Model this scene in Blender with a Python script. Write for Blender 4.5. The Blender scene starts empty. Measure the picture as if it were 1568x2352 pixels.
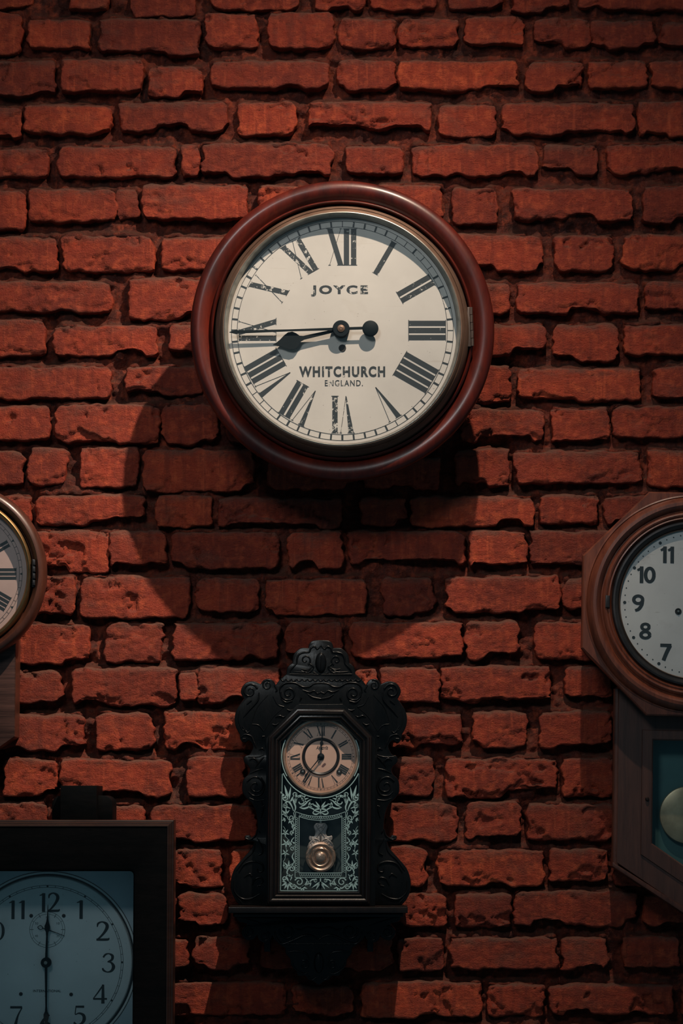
import bpy, bmesh, math, random
import numpy as np

# ------------------------------------------------------------------ camera, world, lights, exposure
C = bpy.context.scene.collection
SC = bpy.context.scene
TH = math.radians(5.8)      # the camera looks up a little at the wall
CAM_L = 4.875               # distance to the wall along the view axis (m)
FPX = 6500.0                # focal length in pixels of the 1568 x 2352 frame

cam_data = bpy.data.cameras.new('camera')
cam = bpy.data.objects.new('camera', cam_data)
C.objects.link(cam)
CAM = np.array([0.0, -CAM_L*math.cos(TH), -CAM_L*math.sin(TH)])
cam.location = CAM
cam.rotation_euler = (math.radians(90)+TH, 0, 0)
cam_data.sensor_fit = 'VERTICAL'
cam_data.sensor_height = 36.0
cam_data.lens = 36.0*FPX/2352.0
cam_data.clip_end = 100
SC.camera = cam

SC.view_settings.view_transform = 'Standard'
SC.view_settings.look = 'None'
SC.view_settings.gamma = 1.0
SC.view_settings.use_curve_mapping = False
SC.view_settings.exposure = 0.0

world = bpy.data.worlds.new('room_dusk')
SC.world = world
world.use_nodes = True
bg = world.node_tree.nodes['Background']
bg.inputs['Color'].default_value = (0.42, 0.80, 1.0, 1)
bg.inputs['Strength'].default_value = 0.080

def add_light(name, kind, loc, target, energy, color, **kw):
    ld = bpy.data.lights.new(name, kind)
    ld.energy = energy
    ld.color = color
    for k, v in kw.items():
        setattr(ld, k, v)
    o = bpy.data.objects.new(name, ld)
    C.objects.link(o)
    o.location = loc
    d = np.array(target, float)-np.array(loc, float)
    yaw = math.atan2(d[0], d[1])
    pitch = math.atan2(d[2], math.hypot(d[0], d[1]))
    o.rotation_euler = (math.radians(90)+pitch, 0, -yaw)
    return o

# ceiling reflector lamp close to the wall, above and right of the big clock, aimed down to the left;
# its beam is bright on the axis and thins out softly to the sides
LAMP = (0.360, -0.900, 1.530)
LAMP_DIR = np.array([-0.335, 0.362, -0.870])
spot = add_light('ceiling_spot', 'SPOT', LAMP, tuple(np.array(LAMP)+LAMP_DIR), 285.0,
                 (1.0, 0.80, 0.62), spot_size=math.radians(150), spot_blend=0.3, shadow_soft_size=0.014)
spot.data.use_nodes = True
lt = spot.data.node_tree
tcn = lt.nodes.new('ShaderNodeTexCoord')
spn = lt.nodes.new('ShaderNodeSeparateXYZ')
lt.links.new(tcn.outputs['Normal'], spn.inputs[0])
def lmath(op, x, y):
    m = lt.nodes.new('ShaderNodeMath')
    m.operation = op
    for k, q in enumerate((x, y)):
        if hasattr(q, 'is_linked'):
            lt.links.new(q, m.inputs[k])
        else:
            m.inputs[k].default_value = q
    return m.outputs[0]
cosv = lmath('ABSOLUTE', spn.outputs['Z'], 0.0)
beam = lmath('POWER', 2.71828, lmath('MULTIPLY', lmath('SUBTRACT', cosv, 1.0), 16.5))
lt.links.new(beam, lt.nodes['Emission'].inputs['Strength'])

# added soft fill, not a lamp of the room; lifts shadows on the upper wall
add_light('added_fill_spot', 'SPOT', (-0.85, -3.10, 1.72), (0.06, 0.0, 0.30), 146.0,
          (0.93, 0.99, 1.0), spot_size=math.radians(38), spot_blend=1.0, shadow_soft_size=0.42)

# ------------------------------------------------------------------ helpers
FW = np.array([0, math.cos(TH), math.sin(TH)])
UP = np.array([0, -math.sin(TH), math.cos(TH)])
RT = np.array([1.0, 0, 0])
def P(u, v, d=0.0):
    """point of the photograph's pixel (u, v) at depth d in front of the wall face"""
    r = FW+RT*((u-784)/FPX)+UP*((1176-v)/FPX)
    t = (-d-CAM[1])/r[1]
    return CAM+t*r

class Frame:
    """Local frame of one clock: pixel-sized units on a plane parallel to the wall."""
    def __init__(s, uc, vc, dref, rot=0.0):
        s.uc, s.vc, s.c = uc, vc, P(uc, vc, dref)
        s.s = P(uc+1, vc, dref)[0]-s.c[0]
        s.cr, s.sr = math.cos(rot), math.sin(rot)
    def w(s, u, v, d):
        x, y = u-s.uc, v-s.vc
        x, y = x*s.cr-y*s.sr, x*s.sr+y*s.cr
        return (s.c[0]+x*s.s, -d, s.c[2]-y*s.s)

ROOT = {}
def root(name, loc, label, cat, group=None):
    o = bpy.data.objects.new(name, None)
    o.empty_display_size = 0.05
    C.objects.link(o)
    o.location = loc
    o['label'] = label
    o['category'] = cat
    if group:
        o['group'] = group
    ROOT[o.name] = np.array(loc, float)
    return o

class MB:
    def __init__(s):
        s.v, s.f = [], []
    def add(s, vs, fs):
        b = len(s.v)
        s.v.extend([tuple(p) for p in vs])
        s.f.extend([tuple(i+b for i in f) for f in fs])
        return s
    def build(s, name, m, parent=None, smooth=40, label=None, kind=None):
        me = bpy.data.meshes.new(name)
        p, off = parent, np.zeros(3)
        while p is not None:
            if p.name in ROOT:
                off = ROOT[p.name]
            p = p.parent
        vs = np.array(s.v, float)-off
        me.from_pydata([tuple(q) for q in vs], [], s.f)
        bm = bmesh.new()
        bm.from_mesh(me)
        bmesh.ops.recalc_face_normals(bm, faces=bm.faces)
        bm.to_mesh(me)
        bm.free()
        if smooth:
            me.polygons.foreach_set('use_smooth', [True]*len(me.polygons))
            me.set_sharp_from_angle(angle=math.radians(smooth))
        me.materials.append(m)
        o = bpy.data.objects.new(name, me)
        C.objects.link(o)
        if parent is not None:
            o.parent = parent
        if label:
            o['label'] = label
        if kind:
            o['kind'] = kind
        return o
    # ---- shapes, all in a Frame's pixel units and metres of depth
    def lathe(s, F, cx, cy, prof, seg=96):
        vs, fs, rings = [], [], []
        for r, d in prof:
            if r <= 1e-6:
                rings.append([len(vs)])
                vs.append(F.w(cx, cy, d))
            else:
                rings.append(list(range(len(vs), len(vs)+seg)))
                for i in range(seg):
                    a = 2*math.pi*i/seg
                    vs.append(F.w(cx+r*math.cos(a), cy+r*math.sin(a), d))
        for A, B in zip(rings, rings[1:]):
            for i in range(seg):
                j = (i+1) % seg
                if len(A) == 1:
                    fs.append((A[0], B[i], B[j]))
                elif len(B) == 1:
                    fs.append((A[i], B[0], A[j]))
                else:
                    fs.append((A[i], A[j], B[j], B[i]))
        return s.add(vs, fs)
    def loops(s, F, loops, close_front=False, close_back=False):
        n = len(loops[0][0])
        vs, fs = [], []
        for pts, d in loops:
            vs += [F.w(u, v, d) for u, v in pts]
        for k in range(len(loops)-1):
            for i in range(n):
                j = (i+1) % n
                fs.append((k*n+i, k*n+j, (k+1)*n+j, (k+1)*n+i))
        if close_back:
            fs.append(tuple(range(n)))
        if close_front:
            fs.append(tuple((len(loops)-1)*n+i for i in range(n)))
        return s.add(vs, fs)
    def prism(s, F, pts, d0, d1, bev=0.0, bevd=None):
        bevd = bev*F.s if bevd is None else bevd
        L = [(pts, d0), (pts, d1-bevd)]
        if bev > 0:
            L += [(offset(pts, bev*0.3), d1-bevd*0.3), (offset(pts, bev), d1)]
        return s.loops(F, L, True, True)
    def molding(s, F, path, prof):
        return s.loops(F, [(offset(path, o), d) for o, d in prof])
    def flat(s, F, pts, d):
        return s.add([F.w(u, v, d) for u, v in pts], [tuple(range(len(pts)))])
    def ribbon(s, F, pts, d, n=8):
        """flat stroke of varying width"""
        q = spline(pts, n)
        T = tangents(q)
        vs, fs = [], []
        for (x, y, w), (tx, ty) in zip(q, T):
            vs += [F.w(x-ty*w/2, y+tx*w/2, d), F.w(x+ty*w/2, y-tx*w/2, d)]
        for i in range(len(q)-1):
            fs.append((2*i, 2*i+1, 2*i+3, 2*i+2))
        return s.add(vs, fs)
    def carve(s, F, pts, d, h, n=8, k=6):
        """raised round stroke of varying width, h = height in metres per unit width"""
        q = spline(pts, n)
        T = tangents(q)
        vs, fs = [], []
        for (x, y, w), (tx, ty) in zip(q, T):
            for i in range(k+1):
                a = math.pi*i/k
                o = math.cos(a)*w/2
                vs.append(F.w(x-ty*o, y+tx*o, d+math.sin(a)*min(h, w*F.s*0.6)))
        for i in range(len(q)-1):
            for j in range(k):
                a = i*(k+1)+j
                fs.append((a, a+1, a+k+2, a+k+1))
        return s.add(vs, fs)
    def box(s, F, u0, u1, v0, v1, d0, d1, bev=0.0):
        return s.prism(F, [(u0, v0), (u1, v0), (u1, v1), (u0, v1)], d0, d1, bev)

def offset(pts, o):
    """mitred inward offset of a closed outline"""
    n = len(pts)
    A = sum(pts[i][0]*pts[(i+1) % n][1]-pts[(i+1) % n][0]*pts[i][1] for i in range(n))
    sg = 1.0 if A > 0 else -1.0
    out = []
    for i in range(n):
        p, q, r = np.array(pts[i-1][:2], float), np.array(pts[i][:2], float), np.array(pts[(i+1) % n][:2], float)
        a, b = q-p, r-q
        a, b = a/(np.hypot(*a)+1e-9), b/(np.hypot(*b)+1e-9)
        na, nb = np.array([-a[1], a[0]])*sg, np.array([-b[1], b[0]])*sg
        m = na+nb
        l = np.hypot(*m)
        m = m/l if l > 1e-6 else na
        k = min(1.0/max(0.35, m@na), 2.0)
        out.append(tuple(q+m*o*k))
    return out

def spline(pts, n):
    if len(pts) < 3:
        n = 1
    P_ = [np.array(p, float) for p in pts]
    P_ = [2*P_[0]-P_[1]]+P_+[2*P_[-1]-P_[-2]]
    out = []
    for i in range(1, len(P_)-2):
        a, b, c, d = P_[i-1:i+3]
        for k in range(n):
            t = k/n
            out.append(0.5*((2*b)+(c-a)*t+(2*a-5*b+4*c-d)*t*t+(3*b-a-3*c+d)*t**3))
    out.append(P_[-2])
    for q in out:
        if len(q) > 2:
            q[2] = max(q[2], 0.02)
    return out

def tangents(q):
    T = []
    for i in range(len(q)):
        a, b = q[max(0, i-1)], q[min(len(q)-1, i+1)]
        t = np.array([b[0]-a[0], b[1]-a[1]])
        T.append(t/(np.hypot(*t)+1e-9))
    return T

def smooth_outline(pts, n=4):
    """closed Catmull-Rom through the points; a point with a third value 1 is a corner"""
    m = len(pts)
    out = []
    for i in range(m):
        b, c = pts[i], pts[(i+1) % m]
        a = pts[i-1] if len(b) < 3 else b
        d = pts[(i+2) % m] if len(c) < 3 else c
        a, b, c, d = [np.array(q[:2], float) for q in (a, b, c, d)]
        for k in range(n):
            t = k/n
            out.append(tuple(0.5*((2*b)+(c-a)*t+(2*a-5*b+4*c-d)*t*t+(3*b-a-3*c+d)*t**3)))
    return out

def spiral(cx, cy, r0, r1, a0, turns, w0, w1, n=10):
    """points of a scroll, angles in degrees, y down"""
    out = []
    m = max(4, int(abs(turns)*n))
    for i in range(m+1):
        t = i/m
        a = math.radians(a0)+2*math.pi*turns*t
        r = r0+(r1-r0)*t
        out.append((cx+r*math.cos(a), cy+r*math.sin(a), w0+(w1-w0)*t))
    return out

def arc(cx, cy, r, a0, a1, n=12):
    return [(cx+r*math.cos(math.radians(a0+(a1-a0)*i/n)), cy+r*math.sin(math.radians(a0+(a1-a0)*i/n))) for i in range(n+1)]

def fit_text(name, F, body, u0, u1, v0, v1, d, m, parent, bold=0.0, space=1.0, shear=0.0):
    """lettering from the built-in font, scaled into a pixel box of the frame"""
    cu = bpy.data.curves.new(name, 'FONT')
    cu.body = body
    cu.offset = bold
    cu.space_character = space
    cu.shear = shear
    cu.resolution_u = 4
    t = bpy.data.objects.new(name, cu)
    C.objects.link(t)
    bpy.context.view_layer.update()
    dg = bpy.context.evaluated_depsgraph_get()
    me = bpy.data.meshes.new_from_object(t.evaluated_get(dg))
    co = np.array([v.co[:] for v in me.vertices])
    fs = [tuple(p.vertices) for p in me.polygons]
    bpy.data.objects.remove(t)
    bpy.data.curves.remove(cu)
    bpy.data.meshes.remove(me)
    lo, hi = co.min(0), co.max(0)
    vs = [F.w(u0+(p[0]-lo[0])/(hi[0]-lo[0])*(u1-u0), v1-(p[1]-lo[1])/(hi[1]-lo[1])*(v1-v0), d) for p in co]
    return MB().add(vs, fs).build(name, m, parent, smooth=0)

# numpy value noise -------------------------------------------------
def _h(ix, iy, seed):
    n = (ix.astype(np.int64)*374761393+iy.astype(np.int64)*668265263+seed*974634777) & 0xffffffff
    n = ((n ^ (n >> 13))*1274126177) & 0xffffffff
    n = ((n ^ (n >> 16))*2246822519) & 0xffffffff
    return ((n ^ (n >> 15)) & 0xffff)/65535.0
def noise2(x, y, seed=0):
    x, y = np.asarray(x, float), np.asarray(y, float)
    ix, iy = np.floor(x), np.floor(y)
    fx, fy = x-ix, y-iy
    fx, fy = fx*fx*fx*(fx*(fx*6-15)+10), fy*fy*fy*(fy*(fy*6-15)+10)
    a, b = _h(ix, iy, seed), _h(ix+1, iy, seed)
    c, d = _h(ix, iy+1, seed), _h(ix+1, iy+1, seed)
    return (a+(b-a)*fx)*(1-fy)+(c+(d-c)*fx)*fy-0.5
def fbm(x, y, seed=0, o=4):
    s, a = 0.0, 1.0
    for i in range(o):
        s = s+a*noise2(x*2**i+17.3*i, y*2**i-9.1*i, seed+i*31)
        a *= 0.52
    return s
def sstep(a, b, x):
    t = np.clip((x-a)/(b-a), 0, 1)
    return t*t*(3-2*t)

# ------------------------------------------------------------------ materials
class NT:
    def __init__(s, name):
        s.m = bpy.data.materials.new(name)
        s.m.use_nodes = True
        s.t = s.m.node_tree
        s.b = s.t.nodes['Principled BSDF']
        s.out = s.t.nodes['Material Output']
    def n(s, typ, **kw):
        nd = s.t.nodes.new(typ)
        for k, v in kw.items():
            if k.startswith('i_'):
                nd.inputs[k[2:].replace('_', ' ')].default_value = v
            else:
                setattr(nd, k, v)
        return nd
    def l(s, a, b):
        s.t.links.new(a, b)
    def mapping(s, src, scale):
        m = s.n('ShaderNodeMapping')
        m.inputs['Scale'].default_value = scale
        s.l(src, m.inputs['Vector'])
        return m.outputs['Vector']
    def noise(s, vec, scale, detail=4, rough=0.6, dist=0.0):
        nd = s.n('ShaderNodeTexNoise')
        nd.inputs['Scale'].default_value = scale
        nd.inputs['Detail'].default_value = detail
        nd.inputs['Roughness'].default_value = rough
        nd.inputs['Distortion'].default_value = dist
        s.l(vec, nd.inputs['Vector'])
        return nd.outputs['Fac']
    def ramp(s, fac, stops):
        r = s.n('ShaderNodeValToRGB')
        e = r.color_ramp.elements
        while len(e) < len(stops):
            e.new(0.5)
        for k, (p, c) in enumerate(stops):
            e[k].position = p
            e[k].color = tuple(c)+(1,) if isinstance(c, (tuple, list)) else (c, c, c, 1)
        s.l(fac, r.inputs['Fac'])
        return r.outputs['Color']
    def mix(s, fac, a, b, mode='MIX'):
        m = s.n('ShaderNodeMix', data_type='RGBA', blend_type=mode)
        for sock, val in ((m.inputs[0], fac), (m.inputs[6], a), (m.inputs[7], b)):
            if hasattr(val, 'is_linked'):
                s.l(val, sock)
            elif isinstance(val, (tuple, list)):
                sock.default_value = tuple(val)+(1,)
            else:
                sock.default_value = val
        return m.outputs[2]
    def math(s, op, a, b=0.0, clamp=False):
        m = s.n('ShaderNodeMath', operation=op, use_clamp=clamp)
        for sock, val in ((m.inputs[0], a), (m.inputs[1], b)):
            if hasattr(val, 'is_linked'):
                s.l(val, sock)
            else:
                sock.default_value = val
        return m.outputs[0]
    def bump(s, h, strength, dist, nrm=None):
        b = s.n('ShaderNodeBump')
        b.inputs['Strength'].default_value = strength
        b.inputs['Distance'].default_value = dist
        s.l(h, b.inputs['Height'])
        if nrm is not None:
            s.l(nrm, b.inputs['Normal'])
        return b.outputs['Normal']
    def set(s, **kw):
        for k, v in kw.items():
            sock = s.b.inputs[k.replace('_', ' ')]
            if hasattr(v, 'is_linked'):
                s.l(v, sock)
            elif isinstance(v, (tuple, list)):
                sock.default_value = tuple(v)+(1,)
            else:
                sock.default_value = v
        return s.m

def masonry(name, base, dark, light, dust, rough, per_brick):
    t = NT(name)
    g = t.n('ShaderNodeNewGeometry')
    pos = g.outputs['Position']
    n1 = t.noise(pos, 9, 5, 0.62)
    n2 = t.noise(pos, 60, 6, 0.7)
    streak = t.noise(t.mapping(pos, (75, 75, 9)), 1.0, 3, 0.6)
    col = t.mix(t.ramp(n1, [(0.35, 0.0), (0.68, 1.0)]), dark, base)
    col = t.mix(t.ramp(n2, [(0.48, 0.0), (0.72, 1.0)]), col, light)
    col = t.mix(t.math('MULTIPLY', t.ramp(streak, [(0.5, 0.0), (0.66, 1.0)]), 0.72), col, dark)
    s2 = t.noise(t.mapping(pos, (95, 95, 7)), 1.0, 3, 0.6)
    col = t.mix(t.math('MULTIPLY', t.ramp(s2, [(0.60, 0.0), (0.70, 1.0)]), 0.5), col, light)
    if per_brick:
        r = t.n('ShaderNodeObjectInfo').outputs['Random']
        col = t.mix(1.0, col, t.ramp(r, [(0.0, (0.62, 0.60, 0.62)), (0.35, (0.92, 0.9, 0.9)), (0.75, (1.0, 1.0, 1.0)), (1.0, (1.18, 1.22, 1.12))]), 'MULTIPLY')
    # dust lies on faces that look up
    sep = t.n('ShaderNodeSeparateXYZ')
    t.l(g.outputs['Normal'], sep.inputs[0])
    up = t.math('ADD', sep.outputs['Z'], t.math('MULTIPLY', t.math('SUBTRACT', n2, 0.5), 0.9))
    dn = t.ramp(up, [(0.25, 0.0), (0.75, 1.0)])
    col = t.mix(t.math('MULTIPLY', dn, 0.75), col, dust)
    # a strip of old dust along the upper edge of each brick
    at = t.n('ShaderNodeAttribute', attribute_name='top_edge')
    strip = t.math('MULTIPLY', at.outputs['Fac'], t.ramp(t.noise(t.mapping(pos, (26, 26, 60)), 1.0, 5, 0.65), [(0.36, 0.0), (0.60, 1.0)]))
    col = t.mix(t.math('MULTIPLY', strip, 0.85), col, dust)
    # old dust and soot smudges
    sm = t.ramp(t.noise(t.mapping(pos, (5, 5, 11)), 1.6, 5, 0.65), [(0.55, 0.0), (0.72, 1.0)])
    col = t.mix(t.math('MULTIPLY', sm, 0.45), col, dust)
    f1 = t.noise(pos, 380, 5, 0.7)
    f3 = t.noise(pos, 120, 6, 0.7, 0.4)
    f2 = t.noise(t.mapping(pos, (110, 110, 300)), 1.0, 6, 0.7, 0.5)
    nr = t.bump(f2, 0.85, 0.0028)
    nr = t.bump(f1, 0.9, 0.0026, nr)
    if not per_brick:
        nr = t.bump(f3, 0.9, 0.006, nr)
    pit = t.ramp(f2, [(0.30, 1.0), (0.42, 0.0)])
    col = t.mix(t.math('MULTIPLY', pit, 0.7), col, tuple(0.3*q for q in dark))
    rg = t.math('ADD', t.math('MULTIPLY', n2, 0.4), rough)
    return t.set(Base_Color=col, Roughness=rg, Normal=nr, Specular_IOR_Level=0.33)

def wood(name, a, b, grain, rough, scale=1.0, coat=0.0, bump=0.08, spec=0.5):
    t = NT(name)
    tc = t.n('ShaderNodeTexCoord').outputs['Object']
    v = t.mapping(tc, tuple(g*scale for g in grain))
    n1 = t.noise(v, 1.0, 5, 0.62, 0.4)
    n2 = t.noise(v, 4.5, 4, 0.7)
    n3 = t.noise(tc, 14, 3, 0.5)
    col = t.mix(t.ramp(n1, [(0.34, 0.0), (0.66, 1.0)]), a, b)
    col = t.mix(t.math('MULTIPLY', t.ramp(n2, [(0.5, 0.0), (0.75, 1.0)]), 0.5), col, tuple(0.35*x for x in a))
    col = t.mix(t.math('MULTIPLY', t.ramp(n3, [(0.55, 0.0), (0.8, 1.0)]), 0.35), col, tuple(0.5*x for x in a))
    nr = t.bump(n2, bump, 0.002)
    rg = t.math('ADD', t.math('MULTIPLY', n3, 0.18), rough-0.09)
    return t.set(Base_Color=col, Roughness=rg, Normal=nr, Coat_Weight=coat, Coat_Roughness=0.24, Specular_IOR_Level=spec)

def metal(name, a, b, rough, scale=30, metallic=1.0):
    t = NT(name)
    tc = t.n('ShaderNodeTexCoord').outputs['Object']
    n = t.noise(tc, scale, 5, 0.65)
    col = t.mix(t.ramp(n, [(0.35, 0.0), (0.7, 1.0)]), a, b)
    rg = t.math('ADD', t.math('MULTIPLY', n, 0.25), rough-0.1)
    return t.set(Base_Color=col, Roughness=rg, Metallic=metallic, Normal=t.bump(t.noise(tc, scale*8, 3, 0.6), 0.05, 0.001))

def dial_paint(name, a, b, stain, amount=0.5, rough=0.45, spots=0.0):
    t = NT(name)
    tc = t.n('ShaderNodeTexCoord').outputs['Object']
    n = t.noise(tc, 7, 5, 0.6)
    col = t.mix(t.ramp(n, [(0.35, 0.0), (0.7, 1.0)]), a, b)
    s = t.ramp(t.noise(tc, 18, 4, 0.6, 0.3), [(0.60, 0.0), (0.75, 1.0)])
    col = t.mix(t.math('MULTIPLY', s, amount), col, stain)
    sp = t.ramp(t.noise(tc, 330, 2, 0.5), [(0.755, 0.0), (0.775, 1.0)])
    col = t.mix(t.math('MULTIPLY', sp, 0.8), col, tuple(0.2*x for x in stain))
    scr = t.ramp(t.noise(t.mapping(tc, (6, 6, 160)), 1.0, 2, 0.5, 2.2), [(0.72, 0.0), (0.74, 1.0)])
    col = t.mix(t.math('MULTIPLY', scr, 0.28), col, stain)
    if spots:
        v = t.ramp(t.noise(tc, 62, 1.5, 0.5, 0.15), [(0.60, 0.0), (0.625, 1.0)])
        col = t.mix(t.math('MULTIPLY', v, spots), col, (0.10, 0.045, 0.045))
    return t.set(Base_Color=col, Roughness=rough)

def ink(name, col, paper, wear):
    """printed ink, chipped through to the paint below"""
    t = NT(name)
    tc = t.n('ShaderNodeTexCoord').outputs['Object']
    f = t.noise(tc, 120, 5, 0.75)
    g = t.noise(tc, 9, 2, 0.5)
    k = t.math('ADD', f, t.math('MULTIPLY', t.math('SUBTRACT', g, 0.5), 0.35))
    c = t.mix(t.ramp(k, [(wear, 0.0), (wear+0.03, 1.0)]), col, paper)
    return t.set(Base_Color=c, Roughness=0.5)

def plain(name, col, rough=0.5, metallic=0.0, spec=0.5):
    t = NT(name)
    tc = t.n('ShaderNodeTexCoord').outputs['Object']
    n = t.noise(tc, 40, 4, 0.6)
    c = t.mix(n, tuple(0.8*x for x in col), tuple(min(1, 1.2*x) for x in col))
    return t.set(Base_Color=c, Roughness=rough, Metallic=metallic, Specular_IOR_Level=spec)

def glass(name, tint=(1, 1, 1), base=0.035):
    t = NT(name)
    t.t.nodes.remove(t.b)
    tr = t.n('ShaderNodeBsdfTransparent')
    tr.inputs['Color'].default_value = tuple(tint)+(1,)
    gl = t.n('ShaderNodeBsdfGlossy')
    gl.inputs['Roughness'].default_value = 0.06
    gl.inputs['Color'].default_value = (0.9, 0.97, 1, 1)
    lw = t.n('ShaderNodeLayerWeight')
    lw.inputs['Blend'].default_value = 0.5
    fr = t.n('ShaderNodeMath', operation='MULTIPLY_ADD')
    t.l(t.math('POWER', lw.outputs['Facing'], 5.0), fr.inputs[0])
    fr.inputs[1].default_value = 0.96
    fr.inputs[2].default_value = base
    mx = t.n('ShaderNodeMixShader')
    t.l(fr.outputs[0], mx.inputs[0])
    t.l(tr.outputs[0], mx.inputs[1])
    t.l(gl.outputs[0], mx.inputs[2])
    t.l(mx.outputs[0], t.out.inputs['Surface'])
    return t.m

M = {}
M['brick'] = masonry('painted_brick', (0.39, 0.045, 0.0155), (0.205, 0.024, 0.0105), (0.53, 0.086, 0.030), (0.115, 0.054, 0.037), 0.34, True)
M['mortar'] = masonry('red_washed_mortar', (0.185, 0.025, 0.010), (0.05, 0.0095, 0.006), (0.38, 0.062, 0.023), (0.085, 0.034, 0.022), 0.34, False)
M['mahogany'] = wood('polished_mahogany', (0.030, 0.0035, 0.0022), (0.085, 0.0088, 0.0038), (22, 22, 6), 0.42, 1.0, 0.25, 0.08, 0.3)
M['walnut'] = wood('worn_walnut', (0.085, 0.020, 0.011), (0.19, 0.050, 0.024), (60, 60, 6), 0.42, 1.0, 0.2)
M['walnut_dark'] = wood('dark_walnut', (0.040, 0.015, 0.011), (0.075, 0.028, 0.019), (70, 70, 5), 0.5, 1.0, 0.1)
M['rosewood'] = wood('brown_frame_wood', (0.042, 0.0135, 0.0085), (0.095, 0.030, 0.017), (30, 30, 8), 0.38, 1.0, 0.22)
M['veneer'] = wood('horizontal_grain_veneer', (0.026, 0.012, 0.010), (0.085, 0.040, 0.032), (6, 60, 170), 0.5, 1.0, 0.0, 0.08, 0.3)
M['side_veneer'] = wood('red_brown_veneer', (0.06, 0.015, 0.008), (0.095, 0.026, 0.012), (40, 6, 30), 0.45, 1.0, 0.1)
M['espresso'] = wood('espresso_case_wood', (0.0020, 0.0028, 0.0034), (0.0045, 0.0045, 0.0050), (12, 12, 60), 0.55, 1.0, 0.0, 0.05, 0.05)
M['espresso_trim'] = wood('espresso_moulding', (0.014, 0.007, 0.006), (0.026, 0.012, 0.009), (12, 12, 60), 0.35, 1.0, 0.1, 0.05, 0.4)
M['ebony'] = wood('black_walnut_carving', (0.0022, 0.0032, 0.0040), (0.0050, 0.0054, 0.0062), (40, 40, 12), 0.27, 1.0, 0.0, 0.12, 0.20)
M['ebony_door'] = wood('dark_door_moulding', (0.0045, 0.0032, 0.0030), (0.0105, 0.0062, 0.0050), (40, 40, 14), 0.30, 1.0, 0.1, 0.1, 0.4)
M['brass_brown'] = metal('brown_patina_brass', (0.12, 0.070, 0.048), (0.19, 0.115, 0.080), 0.50, 14, 0.55)
M['brass'] = metal('aged_brass', (0.28, 0.16, 0.07), (0.44, 0.27, 0.125), 0.34, 14)
M['steel'] = metal('dull_steel', (0.26, 0.26, 0.24), (0.42, 0.42, 0.39), 0.40, 14)
M['blacked'] = metal('blackened_bezel', (0.022, 0.022, 0.025), (0.05, 0.045, 0.045), 0.4, 20, 0.6)
M['copper'] = metal('coppery_plate', (0.45, 0.29, 0.21), (0.62, 0.43, 0.33), 0.30, 20, 0.72)
M['silver'] = metal('tarnished_silver', (0.26, 0.23, 0.22), (0.46, 0.41, 0.38), 0.40, 60, 0.5)
M['bob'] = metal('dull_gilt_bob', (0.24, 0.19, 0.115), (0.40, 0.34, 0.22), 0.36, 20, 0.6)
M['dial_cream'] = dial_paint('cream_enamel_dial', (0.38, 0.35, 0.325), (0.45, 0.415, 0.385), (0.30, 0.25, 0.20), 0.22, 0.55)
M['dial_grey'] = dial_paint('grey_paper_dial', (0.45, 0.43, 0.42), (0.56, 0.54, 0.525), (0.15, 0.10, 0.09), 0.30, 0.6)
M['dial_pink'] = dial_paint('pinkish_paper_dial', (0.40, 0.275, 0.25), (0.50, 0.345, 0.31), (0.20, 0.14, 0.11), 0.30, 0.6)
M['dial_rust'] = dial_paint('stained_paper_dial', (0.50, 0.29, 0.215), (0.60, 0.40, 0.325), (0.26, 0.14, 0.10), 0.65, 0.6)
M['dial_rust_centre'] = dial_paint('stained_paper_centre', (0.50, 0.29, 0.215), (0.58, 0.39, 0.32), (0.26, 0.14, 0.10), 0.6, 0.6, 0.95)
M['dial_silver'] = dial_paint('silvered_dial', (0.60, 0.66, 0.66), (0.74, 0.80, 0.80), (0.42, 0.48, 0.48), 0.35, 0.45)
M['plate_blue'] = dial_paint('brushed_grey_plate', (0.40, 0.52, 0.56), (0.55, 0.64, 0.70), (0.60, 0.50, 0.52), 0.4, 0.4)
M['ink'] = ink('black_ink', (0.010, 0.015, 0.019), (0.46, 0.44, 0.41), 0.66)
M['ink_worn'] = ink('worn_black_ink', (0.010, 0.015, 0.019), (0.44, 0.41, 0.38), 0.575)
M['ink_plain'] = plain('black_print', (0.014, 0.020, 0.024), 0.5)
M['ink_grey'] = plain('grey_print', (0.10, 0.13, 0.13), 0.6)
M['hand'] = plain('black_hand', (0.006, 0.010, 0.013), 0.65, 0.0, 0.12)
M['hinge'] = metal('dull_brown_hinge', (0.045, 0.030, 0.024), (0.075, 0.052, 0.042), 0.55, 30, 0.4)
M['hole'] = plain('dark_hole', (0.004, 0.004, 0.005), 0.7)
M['interior'] = plain('dark_teal_interior', (0.030, 0.095, 0.095), 0.6)
M['black_interior'] = plain('black_interior', (0.010, 0.020, 0.022), 0.6)
M['print'] = plain('silvery_print', (0.33, 0.47, 0.47), 0.5)
M['print_dim'] = plain('silvery_print_shading', (0.13, 0.20, 0.20), 0.5)
M['glass'] = glass('clear_glass', (0.97, 0.99, 0.99))

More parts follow.
